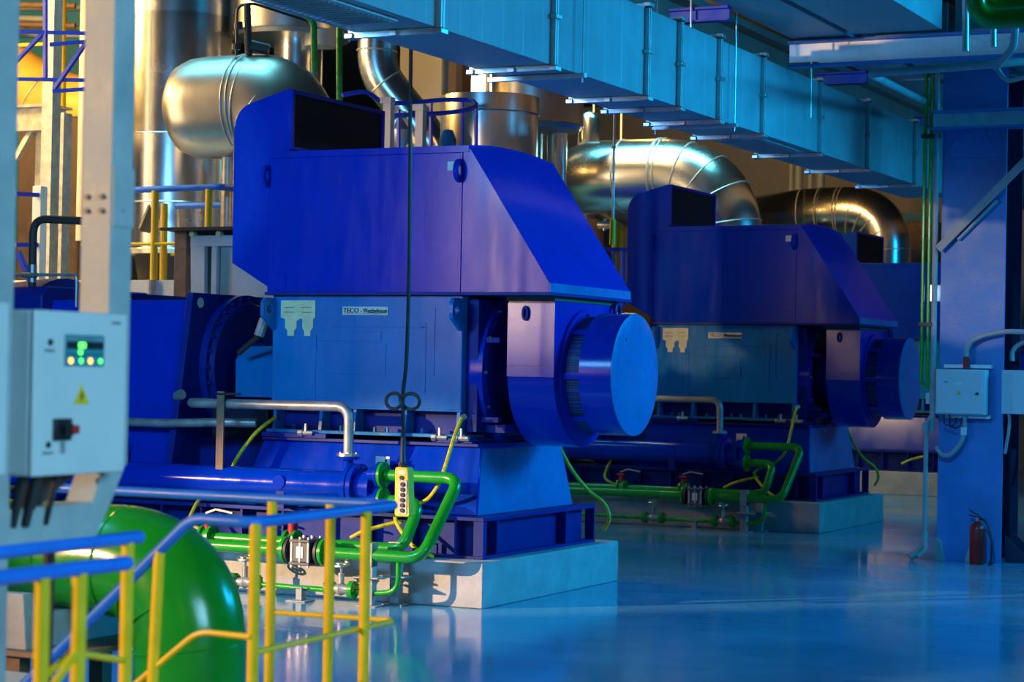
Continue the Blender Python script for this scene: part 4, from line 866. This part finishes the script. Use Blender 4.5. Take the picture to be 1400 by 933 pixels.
MB().box(q.x + .32, q.x + .38, q.y - .06, q.y, q2.z - .1, 9.6).obj('lamp_bracket', RUST, wl)
c = V((-4.474, 8.839, 5.804))
v = vessel('round metal vessel with a flat top rim just behind the nearest motor hood', c.x, c.y, 3.6, (-4.478, 8.832, 6.181)[2], .70, [(-4.475, 8.837, 5.919)[2]], ALU, .03)
for k in range(3):
    a = k * 2.1; MB().cyl((c.x + .5 * math.cos(a), c.y + .5 * math.sin(a), 0), (c.x + .5 * math.cos(a), c.y + .5 * math.sin(a), 3.62), .07, n=12).obj('leg', STEEL, v)
c = V((-5.134, 11.842, 6.744)); z0 = (-5.273, 11.783, 6.119)[2]
v = vessel('taller round metal vessel partly hidden behind the flat topped one', c.x, c.y, z0, 8.6, .72, [z0 + .95], ALU_M)
MB().lathe((c.x - .35, c.y, z0 - 2), (c.x - .35, c.y, z0), [(0, .4), (2, .4)], 28).obj('vessel_neck', ALU_M, v)
MB().lathe((c.x + .25, c.y + .2, z0 - 2), (c.x + .25, c.y + .2, z0), [(0, .16), (2, .16)], 20).obj('vessel_outlet', ALU, v)
for px, wd, lab in ((798, .09, 'slim grey upright right of the round vessels'), (820, .22, 'brown upright duct piece under the air duct shade')):
    p = V((-7.754, 19.467, 6.692) if px == 798 else (-7.471, 19.605, 6.698)); tag(MB().box(p.x - wd, p.x + wd, p.y - wd, p.y + wd, 3, 7.0 if px == 798 else 6.6).obj('upright_duct', GALV if px == 798 else BROWN, None, .01, loc=(p.x, p.y, 3)), lab, 'duct')
tag(MB().lathe((-5.620, 14.951, 6.221), (-5.632, 14.927, 7.415), [(0, .18), (.4, .18), (.5, .12), (.55, .01)], 20).obj('small_tank', ALU, None, loc=(-5.620, 14.951, 6.221)), 'small domed metal tank between slim uprights', 'tank')
# blue guard rail on the high platform
g = thing('guard_rail', 'dark blue guard rail bent around a walkway above the nearest motor hood', 'handrail', (-4.354, 6.680, 5.261))
top = [(-4.833, 5.326, 5.796), (-4.662, 5.631, 5.865), (-4.654, 6.081, 5.797), (-4.536, 6.583, 5.834), (-4.373, 7.106, 5.932), (-4.108, 7.457, 5.964), (-3.827, 7.151, 5.856), (-3.649, 6.573, 5.711), (-3.853, 6.141, 5.619), (-4.262, 5.608, 5.543)]
MB().curve(top, .030, 8, 4).obj('top_rail', BEAMB, g)
for px, y0, y1, dd in ((589, 141, 202, 27.4), (632, 138, 202, 28.6), (651, 143, 202, 28.2), (545, 150, 202, 27.1)):
    MB().bar((-3.996, 6.180, 5.763) if px == 589 else (-4.180, 7.423, 5.953) if px == 632 else (-3.827, 7.151, 5.856) if px == 651 else (-4.227, 5.735, 5.633),
             (-3.987, 6.197, 4.912) if px == 589 else (-4.171, 7.441, 5.034) if px == 632 else (-3.818, 7.168, 4.999) if px == 651 else (-4.219, 5.750, 4.876), .05, .03).obj('post', BEAMB, g)
for px, lab in ((532, 'pale square post with a cap left of the hanging pendant cable'), (576, 'pale square post with a bracket right of the hanging pendant cable')):
    p = V((-4.093, 5.243, 5.727) if px == 532 else (-3.821, 5.599, 5.667))
    tag(MB().box(p.x - .055, p.x + .055, p.y - .055, p.y + .055, 0, p.z - .08).box(p.x - .10, p.x + .06, p.y - .06, p.y + .06, p.z - .08, p.z).obj('square_post', CREAM, None, .004, loc=(p.x, p.y, 0)), lab, 'post')
p = V((-4.541, 7.700, 5.413)); tag(MB().lathe((p.x, p.y, 0), p + V((0, 0, 1)), [(0, .05), (p.z - .4, .05), (p.z - .4, .12), (p.z + .05, .12), (p.z + .18, .07), (p.z + .2, .01)], 16).obj('small_pump_head', TEALW, None, loc=p), 'small teal domed pump head before the flat topped vessel', 'pump')
p = V((-4.663, 6.528, 5.372)); tag(MB().lathe(p - V((0, 0, .2)), p + V((0, 0, 1)), [(0, .06), (.2, .16), (.3, .16), (.45, .05)], 16).cyl(p + V((-.1, 0, .3)), p + V((.1, 0, .3)), .05).obj('small_valve', BOLT, None, loc=p), 'bright metal valve between the two pale square posts', 'valve')
# big pipe above the second motor and the one above the third
A = V((-6.345, 15.718, 5.704)); B_ = V((-3.395, 17.157, 5.724)); B_ = V((B_.x, A.y, A.z))
sx = [(-5.277, 16.238, 5.764)[0], (-4.615, 16.561, 5.777)[0], (-4.511, 16.612, 5.779)[0]]
g = clad_pipe('big bright metal clad pipe bending down behind the second motor', [A + V((-.4, 5, 0)), A, B_, B_ + V((0, 0, -4))], .635, 1.25,
    [((x, A.y, A.z), (1, 0, 0)) for x in sx] + [(B_ + V((-1.25 + 2 * 1.25 * t * (1 - t) + 1.25 * t * t, 0, -1.25 * t * t)), (1 - t, 0, -t)) for t in (.02, .22, .42, .62, .85)], ALU)
A = V((-5.664, 27.176, 5.933)); B_ = V((-3.879, 28.046, 5.969)); B_ = V((B_.x, A.y, A.z))
g = clad_pipe('segmented dark metal clad pipe bending down behind the farthest motor', [A + V((-3, 3, 0)), A, B_, (B_.x, B_.y, 0)], .56, 1.1,
    [(((-5.782, 27.118, 5.947)[0] + k * .42, A.y, A.z), (1, 0, 0)) for k in range(3)] + [(B_ + V((-1.1 + 2 * 1.1 * t * (1 - t) + 1.1 * t * t, 0, -1.1 * t * t)), (1 - t, 0, -t)) for t in (.05, .2, .36, .52, .7, .9)], ALU)
for i, (px, lab) in enumerate(((1082, 'first'), (1092, 'second'), (1108, 'third'), (1122, 'fourth'))):
    p = V(((-6.969, 29.862, 6.961), (-6.812, 29.938, 6.964), (-6.561, 30.061, 6.969), (-6.342, 30.168, 6.973))[i])
    tag(MB().cyl((p.x, p.y, 4.5), (p.x, p.y, 7.6), .07 + .03 * (i % 2), n=12).obj('vertical_pipe', GALV, None, loc=(p.x, p.y, 4.5)), lab + ' in a row of slim vertical pipes above the farthest clad pipe', 'pipe', 'slim far vertical pipes')
tag(MB().box((-7.399, 30.766, 6.874)[0], (-3.958, 32.445, 6.943)[0], (-5.719, 31.586, 6.908)[1], (-5.719, 31.586, 6.908)[1] + .5, 5.9, 6.25).obj('far_girder', TEALW, None, loc=(-5.719, 31.586, 6.908)), 'pale teal girder far behind the segmented pipe', 'girder')
tag(MB().box((-4.724, 30.960, 6.831)[0], (-3.783, 31.419, 6.850)[0], (-4.325, 31.163, 6.228)[1], (-4.325, 31.163, 6.228)[1] + 1, 0, 6.0).obj('far_casing', RUST, None, .05, loc=(-4.323, 31.167, 6.054)), 'brown casing far behind, between the segmented pipe and the column', 'casing')
# amber lamps, yellow uprights and rail seen between the first and second motors
for i, (a, lab) in enumerate((((-8.421, 21.386, 5.423), 'left amber lamp glowing under the big clad pipe'), ((-7.909, 21.635, 5.463), 'right amber lamp glowing under the big clad pipe'))):
    a = V(a); tag(MB().box(a.x - .12, a.x + .12, a.y, a.y + .08, a.z - .12, a.z + .12).cyl((a.x, a.y + .04, a.z + .1), (a.x, a.y + .04, 9.6), .012, n=6).obj('amber_lamp', M('amber_glass', (.9, .6, .2), .4, emit=(1.0, .55, .14, 5.0)), None, .02, loc=a), lab, 'lamp')
for i, (a, lab) in enumerate((((-7.083, 19.816, 5.274), 'yellow upright left of the second motor inlet, farther one'), ((-6.407, 17.923, 5.059), 'yellow upright left of the second motor inlet, nearer one'))):
    a = V(a); tag(MB().cyl((a.x, a.y, 3.0), (a.x, a.y, a.z + .1), .05, n=12).obj('yellow_post', YEL, None, loc=(a.x, a.y, 3)), lab, 'post', 'far yellow uprights')
tag(MB().tube([(-6.688, 17.237, 4.530), (-5.856, 18.755, 4.599)], .04, .1, 10).cyl((-6.347, 17.738, 4.529), (-6.336, 17.758, 3.486), .035, n=10).cyl((-6.189, 17.815, 4.533), (-6.178, 17.836, 3.490), .06, n=10).obj('blue_rail', BEAMB, None, loc=(-6.339, 17.753, 3.757)), 'short blue rail seen between the two motor hoods', 'handrail')
a = V((-6.155, 16.935, 4.945)); tag(MB().cyl(a - V((.14, 0, 0)), a + V((.14, 0, 0)), .07).cyl(a - V((.02, 0, .1)), a + V((-.02, 0, .12)), .04).lathe(a + V((.14, 0, 0)), a + V((1, 0, 0)), [(0, .1), (.04, .1)], 16).obj('far_valve', BOLT, None, loc=a), 'small shiny valve below the big clad pipe', 'valve')
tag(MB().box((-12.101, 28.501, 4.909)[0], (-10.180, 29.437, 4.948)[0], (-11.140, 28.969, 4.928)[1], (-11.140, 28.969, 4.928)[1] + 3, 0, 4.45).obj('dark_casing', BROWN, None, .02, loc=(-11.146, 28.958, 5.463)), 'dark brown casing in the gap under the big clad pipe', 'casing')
tag(MB().box((-5.251, 15.173, 3.400)[0] - .6, (-4.867, 15.361, 3.408)[0], (-5.093, 15.250, 3.404)[1], (-5.093, 15.250, 3.404)[1] + .2, 0, 3.3).obj('cream_board', CREAM, None, .01, loc=(-5.092, 15.253, 3.278)), 'cream panel peeking out under the second hood', 'panel')

# --- platform, railing and white cable housing at the left
D0 = V((-7.861, 6.109, 3.453)); D1 = V((-9.726, 5.199, 3.415))
pf = thing('platform', 'white faced platform edge with grey legs behind the control cabinet', 'platform', (D0.x - 3, D0.y + 1, 0))
zt = D0.z
MB().box(D1.x - 4, D0.x, D0.y, D0.y + .12, zt - .28, zt).obj('edge_beam', WHITE, pf, .006)
MB().box(D1.x - 4, D0.x + .4, D0.y + .12, D0.y + 5, zt - .10, zt - .04).obj('deck', STEEL, pf)
MB().box(D1.x - 4, D0.x, D0.y - .02, D0.y + .10, zt - .34, zt - .30).obj('lower_beam', WHITE, pf, .004)
for x in (D0.x - .15, D0.x - 1.6, D0.x - 3.2, D0.x - 6): MB().box(x - .08, x + .08, D0.y + .2, D0.y + .36, 0, zt - .1).obj('leg', STEEL, pf)
rl = thing('platform_railing', 'blue topped yellow railing on the white platform in front of the tall shiny vessel', 'handrail', (D0.x - 1, D0.y, zt))
ztop = (-8.296, 5.766, 4.730)[2]
MB().tube([V(((-9.421, 5.218, 4.677)[0], D0.y, ztop - .02)), V(((-7.209, 6.295, 4.803)[0], D0.y, ztop)), V(((-7.209, 6.295, 4.803)[0] + .15, D0.y + 2, ztop))], .045, .06, 12).obj('top_rail', RAILB, rl)
MB().tube([V(((-8.639, 6.379, 4.605)[0], D0.y + 1.0, ztop - .16)), V(((-7.432, 6.968, 4.650)[0], D0.y + 1.0, ztop - .16))], .045, .06, 12).obj('top_rail', RAILB, rl)
zm = (-8.669, 5.595, 3.956)[2]
MB().tube([((-9.522, 5.179, 3.949)[0], D0.y - .02, zm), ((-7.817, 6.011, 3.983)[0], D0.y - .02, zm)], .024, .05, 10).tube([((-8.215, 5.819, 3.854)[0], D0.y + .3, zm - .13), ((-7.816, 6.013, 3.862)[0], D0.y + .3, zm - .13)], .024, .05, 10).obj('mid_rail', YEL, rl)
for x, y, zb, zz in (((-9.153, 5.354, 4.259)[0], D0.y, zt, ztop), ((-8.292, 5.775, 4.276)[0], D0.y, zt, ztop), ((-8.311, 5.988, 4.292)[0], D0.y + .25, zt, ztop - .16), ((-7.394, 6.213, 4.294)[0], D0.y, (-7.393, 6.215, 4.173)[2], ztop)):
    MB().cyl((x, y, zb), (x, y, zz - .03), .052, n=14).obj('post', YEL, rl)
for px in (0, 1):
    x = (-9.153, 5.354, 4.259)[0] if px == 0 else (-8.292, 5.775, 4.276)[0]
    MB().cyl((x, D0.y - .06, zt - .55), (x, D0.y - .06, zt), .055, n=14).obj('post_socket', STEEL, rl)
# white housing
hA, hB = V((-7.347, 5.237, 4.076)), V((-6.459, 5.685, 3.146))
hs = thing('cable_housing', 'white steel housing with a dark top plate left of the nearest motor hood', 'housing', (hA.x + .6, hA.y + .4, 0))
MB().box(hA.x - .05, hB.x + .4, hA.y - .25, hA.y + 1.3, hA.z - .02, hA.z + .02).obj('top_plate', DSTEEL, hs)
MB().box(hA.x + .30, hB.x + .4, hA.y - .05, hA.y + .05, hA.z - .22, hA.z - .08).obj('front_beam', WHITE, hs, .004)
MB().prism([(hA.x + .40, 0), (hA.x + .58, 0), (hA.x + .52, hA.z - .2), (hA.x + .30, hA.z - .2)][::-1], 'Y', hA.y - .04, hA.y + .04).obj('front_leg', WHITE, hs, .004)
MB().box(hA.x + .01, hA.x + .20, hA.y, hA.y + 1.1, 0, hA.z - .02).obj('side_panel', RUST, hs, .004)
MB().box(hA.x + .62, hA.x + .70, hA.y - .02, hA.y + .08, 0, hA.z - .2).obj('inner_post', WHITE, hs, .004)
MB().box(hA.x + .72, hB.x + .6, hA.y + .05, hA.y + .12, 0, hA.z - .22).obj('back_panel', CREAM, hs, .004)
MB().box(hA.x + .95, hB.x + .7, hA.y + .0, hA.y + .045, 0, hA.z - .38).obj('front_panel', WHITE, hs, .004)
for k in range(3): MB().cyl((hA.x + .35 + k * .42, hA.y - .1, hA.z - .06), (hA.x + .35 + k * .42, hA.y - .02, hA.z - .06), .04, n=10).obj('roller', PALEY, hs)
# left background steelwork
for i, (a, wd, lab, z1) in enumerate((((-10.249, 6.042, 4.325), .075, 'white short square column beside the blue rail stubs', (-10.254, 6.033, 4.797)[2]), ((-10.761, 6.897, 4.937), .10, 'tall pale column rising past the blue lattice', 9.6), ((-10.921, 7.374, 4.982), .10, 'grey column just right of the tall pale column', (-10.932, 7.353, 6.027)[2]))):
    a = V(a); tag(MB().box(a.x - wd, a.x + wd, a.y - wd, a.y + wd, 0, z1).obj('steel_post', (WHITE, STEEL, STEEL)[i], None, .006, loc=(a.x, a.y, 0)), lab, 'column')
lt = thing('lattice_frame', 'dark blue lattice frame of beams and diagonals at the upper left', 'frame', (-10.196, 6.037, 6.422))
for a, c in (((-10.691, 5.786, 7.009), (-9.580, 6.329, 7.000)), ((-10.684, 5.800, 6.328), (-9.573, 6.342, 6.329)), ((-10.209, 6.012, 7.678), (-10.195, 6.038, 6.359)), ((-10.574, 5.850, 6.582), (-10.239, 6.008, 6.986)), ((-9.548, 6.124, 6.842), (-9.953, 5.937, 6.167)), ((-9.971, 5.928, 6.136), (-9.448, 6.183, 6.188)), ((-10.016, 5.897, 6.801), (-9.530, 6.133, 6.852))):
    MB().bar(a, c, .05, .055, (0, -1, 0)).obj('lattice_bar', BEAMB, lt)
for i, (a, c, lab) in enumerate((((-10.247, 5.482, 4.646), (-10.234, 6.045, 4.671), 'upper dark blue stub rail beside the white short column'), ((-10.239, 5.497, 3.925), (-10.227, 6.059, 3.959), 'lower dark blue stub rail beside the white short column'))):
    tag(MB().bar(a, c, .06, .06).obj('stub_rail', BEAMB, None, loc=a), lab, 'rail', 'blue stub rails')
tag(MB().bar((-9.866, 5.124, 3.797), (-9.446, 5.346, 2.722), .06, .08, (0, -1, 0)).obj('diagonal_strut', BEAMB, None, loc=(-9.819, 5.150, 3.646)), 'blue diagonal strut below the stub rails', 'strut')
tag(MB().cyl((-12.536, 9.317, 8.400), (-12.515, 9.357, 6.359), .075, n=14).obj('yellow_post', YEL, None, loc=(-12.515, 9.357, 6.382)), 'yellow upright behind the blue lattice', 'post')
tag(MB().bar((-13.340, 9.161, 7.443), (-12.267, 9.684, 7.513), .05, .05).obj('yellow_rail', YEL, None, loc=(-12.911, 9.370, 7.476)), 'thin yellow rail crossing behind the blue lattice', 'rail')
p = V((-11.547, 8.710, 6.845)); tag(MB().cyl((p.x, p.y, 4.2), (p.x, p.y, 9.5), .10, n=20).obj('cream_pipe', CREAM, None, loc=(p.x, p.y, 4.2)), 'amber lit upright pipe just left of the foreground post', 'pipe')
a, c = V((-14.515, 10.587, 7.664)), V((-13.547, 11.071, 6.904))
clad_pipe('fat yellow clad pipe sloping behind the blue lattice', [a + V((-1.5, 0, .6)), a + V((0, 0, -.55)), c + V((0, 0, -.3)), c + V((1.2, 0, -.3))], .55, .5, [(a * .6 + c * .4 + V((0, 0, -.45)), c - a)], OCHRE)
tag(MB().lathe(V((-14.051, 10.833, 6.428)), V((-12.921, 11.384, 6.451)), [(0, .4), (.3, .62), (1.6, .62), (1.8, .5)], 36).obj('yellow_drum', OCHRE, None, loc=(-13.599, 11.053, 6.438)), 'yellow lit round drum below the sloping yellow pipe', 'drum')
tr = thing('trestle', 'grey steel trestle with a braced leg at the far left', 'trestle', (-11.579, 7.609, 5.018))
p, q = V((-11.943, 7.413, 6.240)), V((-11.209, 7.772, 6.143))
MB().box(p.x, q.x, p.y, p.y + .4, q.z - .35, q.z).obj('girder', STEEL, tr, .006)
MB().box(p.x, q.x + .05, p.y - .1, p.y + .5, q.z, q.z + .04).obj('girder_flange', STEEL, tr)
p2_ = V((-11.515, 7.632, 5.578)); MB().box(p2_.x - .12, p2_.x + .05, p2_.y, p2_.y + .2, 2.5, q.z - .3).obj('leg', STEEL, tr, .004)
MB().bar((-11.864, 7.464, 5.370), (-11.569, 7.599, 5.968), .08, .10, (0, -1, 0)).obj('brace', STEEL, tr)
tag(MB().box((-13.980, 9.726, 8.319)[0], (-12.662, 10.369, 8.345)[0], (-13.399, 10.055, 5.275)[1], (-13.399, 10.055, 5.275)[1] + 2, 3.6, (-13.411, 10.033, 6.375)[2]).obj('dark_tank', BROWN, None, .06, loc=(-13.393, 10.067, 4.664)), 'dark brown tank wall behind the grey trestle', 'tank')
for i in range(6):
    y_ = ((-15.235, 11.335, 8.612), (-15.628, 11.810, 8.636), (-15.233, 11.339, 8.380), (-15.232, 11.342, 8.263), (-15.624, 11.818, 8.268), (-15.491, 11.662, 8.119))[i]
    c = V(y_); L = (1.1, 1.55, .9, 1.1, 1.7, 1.9)[i]
    tag(MB().cyl(c - V((1, .3, 0)), c + V((L, .4, -.05)), .055, n=12).obj('rack_pipe', RUST if i in (0, 3) else COLM, None, loc=c), ('topmost', 'second', 'third', 'fourth', 'fifth', 'lowest')[i] + ' of the stacked horizontal pipes at the upper left', 'pipe', 'stacked rack pipes')
wt_ = V((-16.754, 15.046, 8.515)); structure(MB().box(wt_.x - 4, wt_.x + 2.2, wt_.y, wt_.y + .2, 0, 9.6).obj('wall_teal', TEALW))
